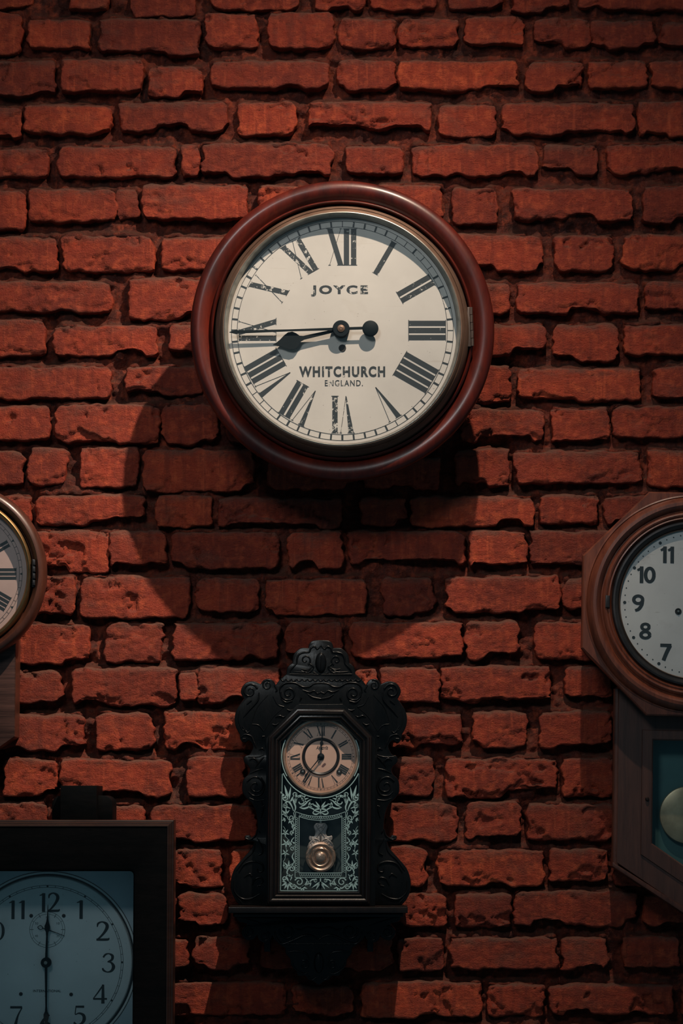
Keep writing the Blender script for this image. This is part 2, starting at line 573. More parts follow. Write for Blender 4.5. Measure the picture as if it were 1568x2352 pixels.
# ------------------------------------------------------------------ the brick wall
ROWS = [   # courses from the top: (top, bottom) and the bricks as (left, right[, top, bottom])
 (-60, 20, [(-110,75,-60,20),(160,245),(300,445,-50,36),(483,683,-60,19),(725,835),(852,1000),(1030,1155),(1178,1305),(1332,1610)]),
 (42, 106, [(-80,48,30,120),(67,205,43,107),(228,455,42,124),(474,590,32,103),(618,765,30,107),(780,908),(916,1050),(1070,1202),(1225,1354),(1360,1503,50,108),(1520,1690,52,108)]),
 (140, 204, [(-90,122,140,221),(145,328),(340,462,156,220),(484,752,140,198),(774,906),(916,1187),(1210,1337),(1354,1485,140,199),(1496,1690,140,198)]),
 (236, 306, [(-110,43,248,318),(55,252,240,303),(275,522,235,298),(545,675,235,308),(709,987,233,300),(1007,1137,240,312),(1155,1455,235,305),(1467,1700)]),
 (334, 402, [(-110,110,342,404),(133,400,335,403),(417,455,335,400),(466,760,330,405),(792,920,335,395),(945,1230,333,400),(1250,1373,333,395),(1395,1660,330,395)]),
 (430, 502, [(-100,57,440,525),(65,264,437,505),(267,315,435,500),(328,567,425,500),(595,700),(720,850),(870,1016,425,497),(1040,1140,432,510),(1180,1450,435,502),(1480,1700,428,508)]),
 (542, 618, [(-110,128),(142,352),(370,560),(585,840),(860,990),(1010,1243),(1273,1405),(1432,1690)]),
 (650, 718, [(-60,254,648,712),(297,480,640,730),(500,740),(760,1000),(1030,1170),(1188,1462,652,717),(1480,1700,650,705)]),
 (745, 812, [(-110,100,735,815),(125,360,750,815),(390,500,745,805),(520,760),(780,900),(920,1080),(1100,1250),(1268,1415,747,828),(1436,1690)]),
 (843, 912, [(-60,250),(292,465,842,905),(480,700),(720,960),(980,1170,842,922),(1192,1470,848,920),(1500,1740,842,925)]),
 (935, 1012, [(-120,113),(127,365,932,1015),(372,500,930,1018),(520,770),(790,1040),(1060,1247,942,1010),(1268,1397,940,1020),(1410,1660,935,1003)]),
 (1036, 1112, [(-90,50),(66,152,1030,1112),(185,315,1030,1115),(328,578,1035,1125),(615,820,1050,1120),(842,1010,1050,1120),(1048,1168),(1185,1470,1038,1108),(1487,1720,1033,1115)]),
 (1140, 1206, [(-110,70),(84,330,1137,1203),(358,484,1140,1208),(502,782,1145,1210),(828,930,1145,1205),(945,1225,1142,1207),(1243,1372,1138,1200),(1392,1640)]),
 (1222, 1302, [(-60,250,1220,1312),(253,380,1222,1308),(395,640),(663,785),(800,1066,1220,1296),(1078,1205,1222,1306),(1218,1440),(1460,1700)]),
 (1328, 1408, [(-110,40),(58,172),(188,435,1326,1417),(450,592,1330,1402),(612,840),(880,997,1328,1410),(1025,1283,1325,1405),(1296,1430,1332,1396),(1450,1690)]),
 (1432, 1514, [(-70,202,1437,1522),(243,372,1432,1518),(400,638),(657,785),(808,1060,1430,1510),(1072,1190,1428,1512),(1227,1380,1430,1512),(1400,1650)]),
 (1536, 1614, [(-100,140,1542,1612),(168,405,1535,1618),(410,452,1545,1608),(457,640,1535,1612),(660,800),(815,868,1540,1602),(875,1008,1535,1610),(1018,1265,1532,1620),(1300,1405,1535,1610),(1425,1680)]),
 (1638, 1720, [(-60,190,1642,1723),(220,350),(378,610),(630,870),(890,1058,1640,1715),(1088,1208,1635,1715),(1238,1400,1635,1718),(1420,1660)]),
 (1744, 1827, [(-130,-15),(6,126),(138,388,1745,1828),(430,560,1740,1828),(580,820),(840,995,1742,1825),(1022,1275,1743,1827),(1295,1410),(1430,1690)]),
 (1848, 1930, [(-70,105),(120,330),(347,586),(606,860),(880,1048),(1072,1195,1845,1928),(1213,1480,1848,1926),(1500,1740)]),
 (1950, 2036, [(-110,130),(150,380),(400,506),(530,770),(790,976,1947,2035),(1005,1245),(1262,1392,1953,2022),(1412,1660)]),
 (2052, 2126, [(-60,160),(180,395),(412,520),(545,780),(800,1022),(1044,1170,2056,2128),(1183,1460,2050,2125),(1480,1720)]),
 (2154, 2226, [(-110,190),(210,430),(448,570),(600,730),(750,900),(918,1020),(1035,1277),(1292,1392),(1433,1560),(1580,1740)]),
 (2256, 2330, [(-60,160),(180,380),(395,655),(672,808,2268,2330),(832,1105,2258,2335),(1120,1247,2263,2332),(1263,1545,2262,2328),(1565,1740)]),
 (2358, 2432, [(-110,120),(140,400),(420,550),(570,820),(840,970),(990,1240),(1260,1390),(1410,1670)]),
]
S0 = 0.00075
wall_mb = MB()
XR, ZT, ZB, ST = 0.80, 1.06, -1.10, 0.0034
nx, nz = int(2*XR/ST), int((ZT-ZB)/ST)
gx, gz_ = np.meshgrid(np.linspace(-XR, XR, nx), np.linspace(ZB, ZT, nz))
hh = 0.0228+0.008*fbm(gx*16, gz_*22, 5, 3)+0.009*fbm(gx*70, gz_*80, 9, 4)
hh -= 0.011*sstep(0.22, 0.42, noise2(gx*13, gz_*21, 77))
# mortar squeezed out along the top of each brick lies higher in the joint
lift = np.zeros_like(hh)
for vt, vb, bricks in ROWS:
    for b in bricks:
        a0 = b[2] if len(b) > 2 else vt
        q0, q1 = P(b[0]-8, a0, 0), P(b[1]+8, a0, 0)
        k = np.exp(-((gz_-q0[2]-0.002)/0.0062)**2)*sstep(0, 0.012, gx-q0[0])*sstep(0, 0.012, q1[0]-gx)
        lift = np.maximum(lift, k)
hh -= lift*(0.011+0.012*noise2(gx*45, gz_*40, 31)+0.006*noise2(gx*120, gz_*120, 33))
hh = np.clip(hh, 0.0025, 0.034)
vv = np.stack([gx, hh, gz_], -1).reshape(-1, 3)
idx = np.arange(nx*nz).reshape(nz, nx)
ff = np.stack([idx[:-1, :-1], idx[:-1, 1:], idx[1:, 1:], idx[1:, :-1]], -1).reshape(-1, 4)
def np_mesh(name, v, f, m, parent=None, kind=None, loc=(0, 0, 0), attr=None):
    me = bpy.data.meshes.new(name)
    me.vertices.add(len(v))
    me.vertices.foreach_set('co', np.asarray(v, np.float32).ravel())
    me.loops.add(len(f)*4)
    me.loops.foreach_set('vertex_index', np.asarray(f, np.int32).ravel())
    me.polygons.add(len(f))
    me.polygons.foreach_set('loop_start', np.arange(0, len(f)*4, 4, dtype=np.int32))
    me.polygons.foreach_set('use_smooth', np.ones(len(f), bool))
    if attr is not None:
        at = me.attributes.new('top_edge', 'FLOAT', 'POINT')
        at.data.foreach_set('value', np.asarray(attr, np.float32))
    me.update(calc_edges=True)
    me.validate()
    me.materials.append(m)
    o = bpy.data.objects.new(name, me)
    C.objects.link(o)
    o.location = loc
    if parent:
        o.parent = parent
    if kind:
        o['kind'] = kind
    return o
wall = np_mesh('wall_back', vv, ff, M['mortar'], None, 'structure')
wall['label'] = 'old brick wall washed in red paint with deep ragged joints'

rng = random.Random(4)
def brick_mesh(u0, u1, v0, v1, seed):
    um, vm = (u0+u1)/2, (v0+v1)/2
    c = P(um, vm, 0)
    hx = (P(u1, vm, 0)[0]-P(u0, vm, 0)[0])/2+0.0015
    hz = (P(um, v0, 0)[2]-P(um, v1, 0)[2])/2+0.0020
    na, nb = max(8, int(2*hx/0.0028)), max(8, int(2*hz/0.0028))
    # denser towards the edges, where the arris is rounded and chipped
    def axis(n):
        t = np.linspace(-1, 1, n+1)
        return np.sign(t)*(1-(1-np.abs(t))**1.25)
    S, T = np.meshgrid(axis(na), axis(nb))
    ox, oz = c[0]*1.0+seed*3.17, c[2]*1.0-seed*1.91
    rc = rng.uniform(0.002, 0.006)
    X = hx*S-rc*np.sign(S)*np.abs(S)**6*np.abs(T)**5
    Z = hz*T-rc*0.8*np.sign(T)*np.abs(T)**5*np.abs(S)**8
    x, z = X+ox, Z+oz
    # ragged outline: the lower edge most
    wx = np.abs(S)**3
    X = X+wx*(0.006*fbm(z*55, z*0+seed, seed+1, 3)+0.0035*fbm(z*160, x*20, seed+2, 2))
    wb = np.where(T < 0, np.abs(T)**2, 0)
    wt = np.where(T > 0, np.abs(T)**3, 0)
    rag = rng.uniform(0.5, 1.3)
    Z = Z+wb*(0.0045*fbm(x*48, z*0+seed, seed+3, 5)+rag*0.0105*sstep(0.10, 0.30, noise2(x*19, z*0+seed, seed+21)))+wt*0.0045*fbm(x*40, z*0+seed, seed+4, 3)
    Z = Z+rng.uniform(-0.012, 0.012)*X
    # distance to the edges -> rounded arris
    dx, db, dt = hx*(1-np.abs(S)), hz*(1+T), hz*(1-T)
    R = rng.uniform(0.0022, 0.0042)
    rt = rng.uniform(0.9, 2.6)
    def rnd(e, r):
        k = np.clip(1-e/r, 0, 1)
        return r*(1-np.sqrt(np.clip(1-k*k, 0, 1)))
    Y = np.maximum(np.maximum(rnd(dx, R), rnd(db, R*0.8)), rnd(dt, R*rt))
    Y = Y-rng.uniform(-0.0025, 0.003)+0.0018*fbm(x*20, z*26, seed+5, 3)+0.0013*fbm(x*110, z*170, seed+6, 4)
    Y = Y+rng.uniform(-0.02, 0.02)*X+rng.uniform(-0.03, 0.03)*Z
    # spalls biting in from the lower edge and the ends
    ch = sstep(0.19, 0.25, noise2(x*22, z*34, seed+7)+0.38*fbm(x*75, z*85, seed+8, 3)+0.26*np.exp(-db/0.012)+0.12*np.exp(-dx/0.010)-0.13)
    Y = Y+ch*(0.006+0.006*noise2(x*60, z*60, seed+9))*rng.uniform(0.35, 1.1)
    # fine cracks
    cr = np.exp(-(fbm(x*16, z*26, seed+10, 3)/0.025)**2)*sstep(0.05, 0.3, noise2(x*12, z*12, seed+11))
    Y = Y+0.0022*cr
    n1, n2 = nb+1, na+1
    V = np.stack([X, Y, Z], -1)
    ids = np.arange(n1*n2).reshape(n1, n2)
    F_ = np.stack([ids[:-1, :-1], ids[:-1, 1:], ids[1:, 1:], ids[1:, :-1]], -1).reshape(-1, 4)
    ring = np.concatenate([ids[0, :], ids[1:, -1], ids[-1, -2::-1], ids[-2:0:-1, 0]])
    V = V.reshape(-1, 3)
    top = np.exp(-(dt/rng.uniform(0.006, 0.014))**2).reshape(-1)
    edge = V[ring]
    vs, fs, prev = [V], [F_], ring
    base = len(V)
    for k, (dy, sc) in enumerate(((0.007, 1.003), (0.020, 1.0), (0.040, 0.985))):
        e = edge*np.array([sc, 0, sc])+np.array([0, 1, 0])*np.maximum(edge[:, 1:2]+0.002, dy)
        e[:, 0] += 0.0025*noise2(edge[:, 0]*90+k, edge[:, 2]*90+ox*40, seed+12)
        e[:, 2] += 0.0025*noise2(edge[:, 0]*90, edge[:, 2]*90+k+oz*40, seed+13)
        cur = np.arange(base, base+len(ring))
        base += len(ring)
        vs.append(e)
        fs.append(np.stack([prev, cur, np.roll(cur, -1), np.roll(prev, -1)], -1))
        prev = cur
    top = np.concatenate([top]+[top[ring]]*3)
    return np.concatenate(vs), np.concatenate(fs), c, top

nb_ = 0
for ri, (vt, vb, bricks) in enumerate(ROWS):
    for b in bricks:
        u0, u1 = b[0], b[1]
        a0, a1 = (b[2], b[3]) if len(b) > 2 else (vt+rng.uniform(-3, 3), vb+rng.uniform(-3, 3))
        nb_ += 1
        v_, f_, c_, t_ = brick_mesh(u0, u1, a0, a1, nb_*7)
        np_mesh('brick', v_, f_, M['brick'], wall, None, tuple(c_), t_)
print('bricks', nb_)

# ------------------------------------------------------------------ lettering and numerals
def quad(mb, F, map_, pts, d):
    mb.add([F.w(*map_(x, r), d) for x, r in pts], [tuple(range(len(pts)))])

def roman(F, cx, cy, deg, text, r0, r1, d, cw, tk, tn, m, parent):
    """Roman numeral standing on the inner circle r0, feet towards the dial's centre"""
    a = math.radians(deg)
    mp = lambda x, r: (cx+r*math.sin(a)+x*math.cos(a), cy-r*math.cos(a)+x*math.sin(a))
    W = {'I': cw, 'V': cw*2.05, 'X': cw*2.15}
    tot = sum(W[c] for c in text)
    x = -tot/2
    mb = MB()
    for c in text:
        w = W[c]
        xl, xr, xm = x+cw*0.30, x+w-cw*0.30, x+w/2
        h = tk/2
        if c == 'I':
            quad(mb, F, mp, [(xm-h, r0), (xm+h, r0), (xm+h, r1), (xm-h, r1)], d)
            ser = [(xm-h-tn*2, xm+h+tn*2, r0), (xm-h-tn*2, xm+h+tn*2, r1)]
        elif c == 'V':
            quad(mb, F, mp, [(xm-tn, r0), (xm+tn, r0), (xl+h, r1), (xl-h, r1)], d)
            quad(mb, F, mp, [(xm-tn*0.4, r0), (xm+tn*0.6, r0), (xr+tn*0.5, r1), (xr-tn*0.5, r1)], d)
            ser = [(xl-h-tn*2, xl+h+tn*2, r1), (xr-tn*2.5, xr+tn*2.5, r1)]
        else:
            quad(mb, F, mp, [(xr-h, r0), (xr+h, r0), (xl+h, r1), (xl-h, r1)], d)
            quad(mb, F, mp, [(xl-tn*0.5, r0), (xl+tn*0.5, r0), (xr+tn*0.5, r1), (xr-tn*0.5, r1)], d+0.00002)
            ser = [(xl-tn*2.5, xl+tn*2.5, r0), (xr-h-tn*2, xr+h+tn*2, r0), (xl-h-tn*2, xl+h+tn*2, r1), (xr-tn*2.5, xr+tn*2.5, r1)]
        for s0, s1, r in ser:
            quad(mb, F, mp, [(s0, r-tn*0.6), (s1, r-tn*0.6), (s1, r+tn*0.6), (s0, r+tn*0.6)], d+0.00004)
        x += w
    return mb.build('numeral', m, parent, smooth=0)

ROMAN = ['XII', 'I', 'II', 'III', 'IIII', 'V', 'VI', 'VII', 'VIII', 'IX', 'X', 'XI']

def ell(cx, cy, rx, ry, w0, w1, n=16):
    """closed oval stroke, w0 wide at the sides, w1 at top and bottom"""
    out = []
    for i in range(n+1):
        a = 2*math.pi*i/n
        out.append((cx+rx*math.cos(a), cy+ry*math.sin(a), w1+(w0-w1)*math.cos(a)**2))
    return out

SERIF = {
 '1': [[(.30, 0, .17), (.30, .98, .17)], [(.32, .97, .06), (.20, .90, .07), (.08, .86, .03)]],
 '2': [[(.06, .72, .05), (.10, .90, .10), (.30, .985, .07), (.50, .88, .15), (.54, .70, .17), (.42, .45, .13), (.20, .18, .09), (.03, .04, .06)],
       [(.02, .055, .11), (.35, .055, .12), (.60, .07, .11), (.64, .16, .02)]],
 '3': [[(.05, .78, .09), (.16, .93, .09), (.33, .975, .06), (.50, .86, .14), (.47, .66, .12), (.28, .56, .05)],
       [(.26, .555, .05), (.44, .51, .09), (.56, .30, .17), (.46, .08, .12), (.26, .015, .06), (.08, .10, .10), (.02, .22, .08)]],
 '4': [[(.50, .99, .08), (.26, .62, .07), (.01, .26, .05)], [(.0, .245, .09), (.68, .245, .09)], [(.48, .99, .12), (.48, 0, .17)]],
 '5': [[(.12, .95, .10), (.54, .95, .12)], [(.14, .97, .05), (.10, .55, .05)],
       [(.10, .53, .04), (.30, .61, .08), (.51, .50, .15), (.54, .26, .17), (.40, .06, .11), (.20, .02, .06), (.04, .13, .11)]],
 '6': [[(.50, .97, .05), (.27, .80, .12), (.10, .48, .17), (.10, .18, .15), (.29, .02, .07), (.50, .12, .14), (.56, .31, .17), (.45, .53, .11), (.28, .57, .06), (.10, .40, .06)]],
 '7': [[(.04, .94, .12), (.62, .94, .12)], [(.62, .93, .05), (.42, .50, .09), (.30, 0, .16)]],
 '0': [ell(.32, .5, .26, .46, .16, .06)],
 '8': [ell(.32, .74, .21, .23, .14, .06), ell(.32, .26, .26, .25, .16, .06)],
}
SERIF['9'] = [[(.62-x, 1-y, w) for x, y, w in st] for st in SERIF['6']]
BW = .22
SANS = {
 '1': [[(.27, 0, BW), (.27, 1, BW)], [(.30, .93, .16), (.02, .76, .13)]],
 '0': [ell(.36, .5, .255, .40, .22, .19)],
 '9': [ell(.38, .68, .27, .225, .21, .18), [(.645, .70, .20), (.60, .40, .21), (.42, .13, .20), (.20, .03, .16)]],
 '8': [ell(.38, .745, .22, .175, .20, .16), ell(.38, .27, .265, .19, .21, .17)],
 '7': [[(.02, .90, .20), (.70, .90, .20)], [(.62, .90, .24), (.40, .45, .23), (.22, 0, .23)]],
 '6': [ell(.38, .31, .27, .225, .21, .18), [(.115, .29, .20), (.16, .60, .21), (.34, .87, .20), (.56, .97, .16)]],
 '5': [[(.15, .91, .18), (.66, .91, .18)], [(.20, .93, .18), (.15, .52, .18)], [(.12, .52, .16), (.40, .62, .18), (.60, .42, .21), (.56, .18, .2), (.34, .08, .18), (.05, .16, .16)]],
 '4': [[(.52, 1, .2), (.04, .30, .16)], [(.0, .28, .18), (.80, .28, .18)], [(.55, 1, BW), (.55, 0, BW)]],
 '3': [[(.06, .80, .16), (.32, .92, .17), (.56, .75, .2), (.34, .55, .16)], [(.32, .54, .16), (.62, .40, .2), (.58, .16, .2), (.34, .08, .17), (.03, .18, .16)]],
 '2': [[(.06, .70, .18), (.18, .90, .18), (.42, .91, .18), (.58, .70, .2), (.40, .38, .2), (.08, .08, .18)], [(.03, .09, .18), (.68, .09, .18)]],
}
def digits(F, text, u, v, h, d, table, m, parent, wx=1.0, gap=0.0):
    """numeral centred on (u, v), h pixels tall"""
    W = {c: max(p[0]+p[2]/2 for st in table[c] for p in st)-min(p[0]-p[2]/2 for st in table[c] for p in st) for c in set(text)}
    L = {c: min(p[0]-p[2]/2 for st in table[c] for p in st) for c in set(text)}
    tot = sum(W[c] for c in text)+gap*(len(text)-1)
    x = -tot/2
    mb = MB()
    k = 0
    for c in text:
        for st in table[c]:
            mb.ribbon(F, [(u+(x+px-L[c])*h*wx, v-(py-0.5)*h, w*h*(wx*0.5+0.5)) for px, py, w in st], d+0.00003*k, 6)
            k += 1
        x += W[c]+gap
    return mb.build('numeral', m, parent, smooth=0)

def ring(F, cx, cy, r0, r1, d, seg=128):
    return MB().lathe(F, cx, cy, [(r0, d), (r1, d)], seg)

def minute_track(F, cx, cy, ra, rb, d, lw, tick, m, parent, hour=None, skip=0.0, seed=1):
    mb = ring(F, cx, cy, ra-lw/2, ra+lw/2, d)
    mb.lathe(F, cx, cy, [(rb-lw/2, d), (rb+lw/2, d)], 128)
    rr = random.Random(seed)
    for i in range(60):
        a = 2*math.pi*i/60
        w = tick if i % 5 else (hour or tick)
        if rr.random() < skip:
            w *= 0.35
        mp = lambda x, r: (cx+r*math.sin(a)+x*math.cos(a), cy-r*math.cos(a)+x*math.sin(a))
        quad(mb, F, mp, [(-w/2, ra), (w/2, ra), (w/2, rb), (-w/2, rb)], d+0.00003)
    return mb.build('minute_track', m, parent, smooth=0)

def plate_hand(F, cx, cy, deg, outline, d, t, name, m, parent, extra=None):
    """flat hand: outline given as (along, across) pairs, one side; mirrored"""
    a = math.radians(deg)
    mp = lambda al, ac: (cx+al*math.sin(a)+ac*math.cos(a), cy-al*math.cos(a)+ac*math.sin(a))
    pts = [mp(al, ac) for al, ac in outline]+[mp(al, -ac) for al, ac in reversed(outline)]
    mb = MB().prism(F, pts, d, d+t, 0.0)
    return mb, mp

# ------------------------------------------------------------------ 1. the big round dial clock
A = Frame(786, 760, 0.157)
ax, ay = 786, 760
big = root('round_wall_clock', A.w(ax, ay, 0.0), 'large round mahogany wall clock with cream dial and black Roman numerals, high on the wall', 'clock')
MB().lathe(A, ax, ay, [(0, 0.0), (262, 0.0), (268, 0.004), (268, 0.141), (0, 0.141)]).build('case_drum', M['walnut_dark'], big)
MB().lathe(A, ax, ay-4, [(262, .125), (328, .125), (340, .128), (347, .135), (350, .1435), (349, .149), (344, .1545), (336, .158), (328, .159), (318, .1565), (310, .152), (305, .148),
                       (303.5, .147), (302.5, .153), (300.5, .157), (298, .158), (296, .1565), (295, .152), (294.5, .132), (262, .132), (262, .125)], 160).build('wooden_surround', M['mahogany'], big, 50)
bez = MB().lathe(A, ax, ay, [(292.5, .134), (292.5, .150), (291, .157), (288.5, .164), (285, .1705), (281, .1752), (280.3, .1738), (279.6, .1745), (278, .1772), (274.5, .1812), (272, .1828), (270.5, .1828),
                             (269.5, .181), (266.5, .172), (262, .163), (262, .134)], 160).build('bezel', M['brass_brown'], big, 30, 'brown patinated brass bezel')
MB().lathe(A, ax, ay, [(269.3, .1800), (270.6, .1832), (269.2, .1838), (267.6, .1810), (266.2, .1735), (262.5, .1645)], 160).build('bezel_lip', M['steel'], bez, 30)
dial = MB().lathe(A, ax, ay, [(272, 0.1605), (271, 0.1615), (0, 0.1615)], 128).build('dial', M['dial_cream'], big, 30)
DI = 0.1619
for i, tx in enumerate(ROMAN):
    worn = 'ink_worn' if tx in ('XI', 'X', 'IX', 'VI', 'VII') else 'ink'
    roman(A, ax, ay, i*30, tx, 152, 237, DI, 16.5, 12.0, 1.1, M[worn], dial)
minute_track(A, ax, ay, 241, 254.5, DI, 1.1, 4.0, M['ink'], dial, 4.6, 0.30, 3)
fit_text('lettering', A, 'JOYCE', 714, 845, 655, 681, DI, M['ink_worn'], dial, 0.040, 1.3)
fit_text('lettering', A, 'WHITCHURCH', 687, 884, 843, 868, DI, M['ink_worn'], dial, 0.040, 1.22)
fit_text('lettering', A, 'ENGLAND.', 746, 833, 875, 889, DI, M['ink_worn'], dial, 0.012, 1.2)
MB().lathe(A, 786, 801, [(8.6, 0.1616), (8.2, 0.1626), (5.0, 0.1626), (4.6, 0.1622), (0, 0.1621)], 24).build('winding_hole', M['hole'], dial)
# hands: hour a little past quarter to nine, minute on the quarter with its counterpoise
HC = (783, 759)
hb, mp = plate_hand(A, HC[0], HC[1], 256.8, [(12, 3.4), (88, 4.6), (96, 7), (102, 14), (110, 20), (120, 20.5), (130, 16), (142, 8), (150, 4), (160, 0.4)], 0.1695, .0012, 'hour_hand', M['hand'], big)
hb.build('hour_hand', M['hand'], big, 0)
mbb, mp = plate_hand(A, HC[0], HC[1], 268.2, [(-66, 3.2), (0, 3.2), (120, 2.3), (234, 3.6), (240, 5.2), (256, 0.4)], 0.1735, .0012, 'minute_hand', M['hand'], big)
q = mp(-67, -1.5)
mbb.lathe(A, q[0], q[1], [(18.5, 0.173), (18.5, 0.1748), (16.5, 0.176), (0, 0.1762)], 40)
mh = mbb.build('minute_hand', M['hand'], big, 40)
MB().lathe(A, HC[0], HC[1], [(19.5, 0.1615), (19.5, 0.176), (18, 0.1772), (10, 0.1774), (0, 0.1774)], 40).build('hub', M['hand'], mh)
MB().lathe(A, HC[0], HC[1], [(9, 0.1773), (8, 0.1786), (3, 0.1798), (2.5, 0.1792), (0, 0.1792)], 24).build('hub_nut', M['brass_brown'], mh)
MB().lathe(A, ax, ay, [(268, 0.1775), (180, 0.1800), (90, 0.1812), (0, 0.1816)], 96).build('glass', M['glass'], big)
hg = MB()
hg.box(A, 1073, 1083.5, 705, 797, 0.140, 0.160, 1.0)
hinge = hg.build('hinge', M['hinge'], big, 40)
for k in range(5):
    v0 = 706+k*18.2
    MB().lathe(A, 0, 0, [], 8)
    pts = []
    mb = MB()
    vs, fs = [], []
    for j, vv_ in enumerate((v0, v0+17)):
        for i in range(10):
            a_ = 2*math.pi*i/10
            o = A.w(1081.5+k*0.7+3.6*math.cos(a_), vv_, 0.1605+3.6*A.s*math.sin(a_))
            vs.append(o)
    fs = [(i, (i+1) % 10, 10+(i+1) % 10, 10+i) for i in range(10)]+[tuple(range(10)), tuple(range(10, 20))]
    mb.add(vs, fs).build('knuckle', M['hinge'], hinge, 40)
# seams of the turned surround, where its segments are glued

# ------------------------------------------------------------------ 2. left drop-dial clock, cut by the frame
B = Frame(-104, 1318, 0.09)
bx, by = -104, 1318
lc = root('drop_dial_clock', B.w(bx, by, 0.0), 'round brown drop-dial clock with brass bezel and Roman numerals, cut off at the left edge', 'clock')
trunk = [(bx-139, by+40), (bx+139, by+40), (bx+139, by+372), (bx+104, by+397), (bx+60, by+420), (bx-60, by+420), (bx-104, by+397), (bx-139, by+372)]
MB().prism(B, trunk, 0.0, .064, 0).build('trunk_case', M['side_veneer'], lc, 30, 'red-brown side of the trunk')
tr2 = [(x+(1 if x < bx else -1)*0.5, y) for x, y in trunk]
MB().prism(B, tr2, .064, .072, 2.0).build('trunk_front', M['veneer'], lc, 30, 'veneered front with level grain')
MB().lathe(B, bx, by, [(0, 0), (170, 0), (170, .07), (0, .07)]).build('case_drum', M['walnut_dark'], lc)
MB().lathe(B, bx, by, [(168, .068), (200, .068), (209, .074), (212, .084), (211, .094), (207, .103), (201, .108), (195, .109), (191, .106), (189, .1035),
                       (186, .102), (184, .098), (183, .088), (168, .086)], 128).build('wooden_surround', M['rosewood'], lc, 50)
MB().lathe(B, bx, by, [(181, .086), (181, .099), (179, .1035), (174, .1065), (170, .105), (167.5, .101), (166, .095), (165.5, .0895)], 128).build('bezel', M['brass'], lc, 50, 'aged brass bezel')
ld = MB().lathe(B, bx, by, [(170, .0875), (169, .0885), (0, .0885)], 96).build('dial', M['dial_pink'], lc, 30)
for i, tx in enumerate(ROMAN):
    roman(B, bx, by, i*30, tx, 94, 141, .0889, 9.6, 6.6, 0.8, M['ink_plain'], ld)
minute_track(B, bx, by, 148.5, 155, .0889, 0.8, 0.8, M['ink_plain'], ld)
mk = MB()
for i in range(12):
    a_ = math.radians(i*30)
    mp_ = lambda x, r: (bx+r*math.sin(a_)+x*math.cos(a_), by-r*math.cos(a_)+x*math.sin(a_))
    quad(mk, B, mp_, [(-3, 155), (3, 155), (0, 149)], .0890)
mk.build('hour_marks', M['ink_plain'], ld, 0, None, 'stuff')
hb, mp = plate_hand(B, bx, by, 300, [(-20, 3), (0, 4), (60, 3), (72, 9), (80, 9), (94, 0.4)], .094, .001, 'hour_hand', M['hand'], lc)
hb.build('hour_hand', M['hand'], lc, 0)
hb, mp = plate_hand(B, bx, by, 330, [(-26, 3), (0, 3), (140, 1.4), (146, 0.3)], .0965, .001, 'minute_hand', M['hand'], lc)
hb.lathe(B, bx, by, [(9, .0885), (9, .0985), (0, .0995)], 24)
hb.build('minute_hand', M['hand'], lc, 30)
MB().lathe(B, bx, by, [(167, .0985), (90, .101), (0, .102)], 96).build('glass', M['glass'], lc)
lh = MB()
lh.box(B, 76, 82, 1286, 1350, .09, .106, 0.8)
lhh = lh.build('hinge', M['blacked'], lc, 30)
for k in range(4):
    MB().box(B, 77.5, 83.5, 1288+k*15.5, 1300+k*15.5, .104, .109, 1.2).build('knuckle', M['blacked'], lhh, 30)

# ------------------------------------------------------------------ 3. octagonal schoolhouse clock on the right
R = Frame(1593, 1388, 0.10, math.radians(1.3))
rx, ry = 1593, 1388
rc_ = root('octagonal_wall_clock', R.w(rx, ry, 0.0), 'octagonal walnut drop clock with bold Arabic numerals and glazed trunk, right edge', 'clock')
def octagon(a):
    t = a*math.tan(math.pi/8)
    return [(rx-a, ry-t), (rx-t, ry-a), (rx+t, ry-a), (rx+a, ry-t), (rx+a, ry+t), (rx+t, ry+a), (rx-t, ry+a), (rx-a, ry+t)]
MB().prism(R, octagon(245), 0.0, .085, 0).build('case_back', M['walnut_dark'], rc_, 30)
MB().loops(R, [(octagon(170), .088), (octagon(256), .088), (octagon(257.5), .090), (octagon(257), .1045), (octagon(254), .107), (octagon(170), .108), (octagon(170), .088)]).build('octagon_board', M['walnut'], rc_, 30)
MB().lathe(R, rx, ry, [(190, .106), (251, .106), (251, .1085), (248, .110), (246.5, .1085), (245, .112), (241, .1195), (234, .1245), (227, .1252), (221, .122), (217, .1165), (215.5, .1145),
                       (213, .1155), (210, .1195), (206, .1215), (202.5, .1205), (200.5, .118), (199, .119), (196.5, .1195), (194, .117), (191, .113), (188, .111)], 160).build('turned_ring', M['walnut'], rc_, 30)
MB().lathe(R, rx, ry, [(191.5, .106), (191, .1155), (188, .1195), (184, .120), (180, .117), (175, .1115), (172, .1085), (172, .1065)], 128).build('bezel', M['blacked'], rc_, 40, 'blackened metal bezel')
MB().lathe(R, rx, ry, [(173.4, .1105), (172.2, .1118), (171, .1112), (170.4, .1085)], 128).build('bezel_lip', M['brass_brown'], rc_, 40)
MB().box(R, 1387, 1397, 1374, 1402, .112, .1235, 1.5).build('latch', M['blacked'], rc_, 30)
dl = MB().lathe(R, rx, ry, [(173, .1068), (172, .1075), (0, .1075)], 96).build('dial', M['dial_grey'], rc_, 30)
RD = .1079
for n_ in range(1, 13):
    a_ = math.radians(n_*30)
    digits(R, str(n_), rx+129*math.sin(a_), ry-129*math.cos(a_), 38.5, RD, SANS, M['ink_plain'], dl, 0.98, 0.02)
dots = MB()
for i in range(60):
    a_ = 2*math.pi*i/60
    dots.lathe(R, rx+160*math.sin(a_), ry-160*math.cos(a_), [(3.7 if i % 5 == 0 else 1.5, RD), (0, RD)], 12)
dots.build('minute_dots', M['ink_plain'], dl, 0)
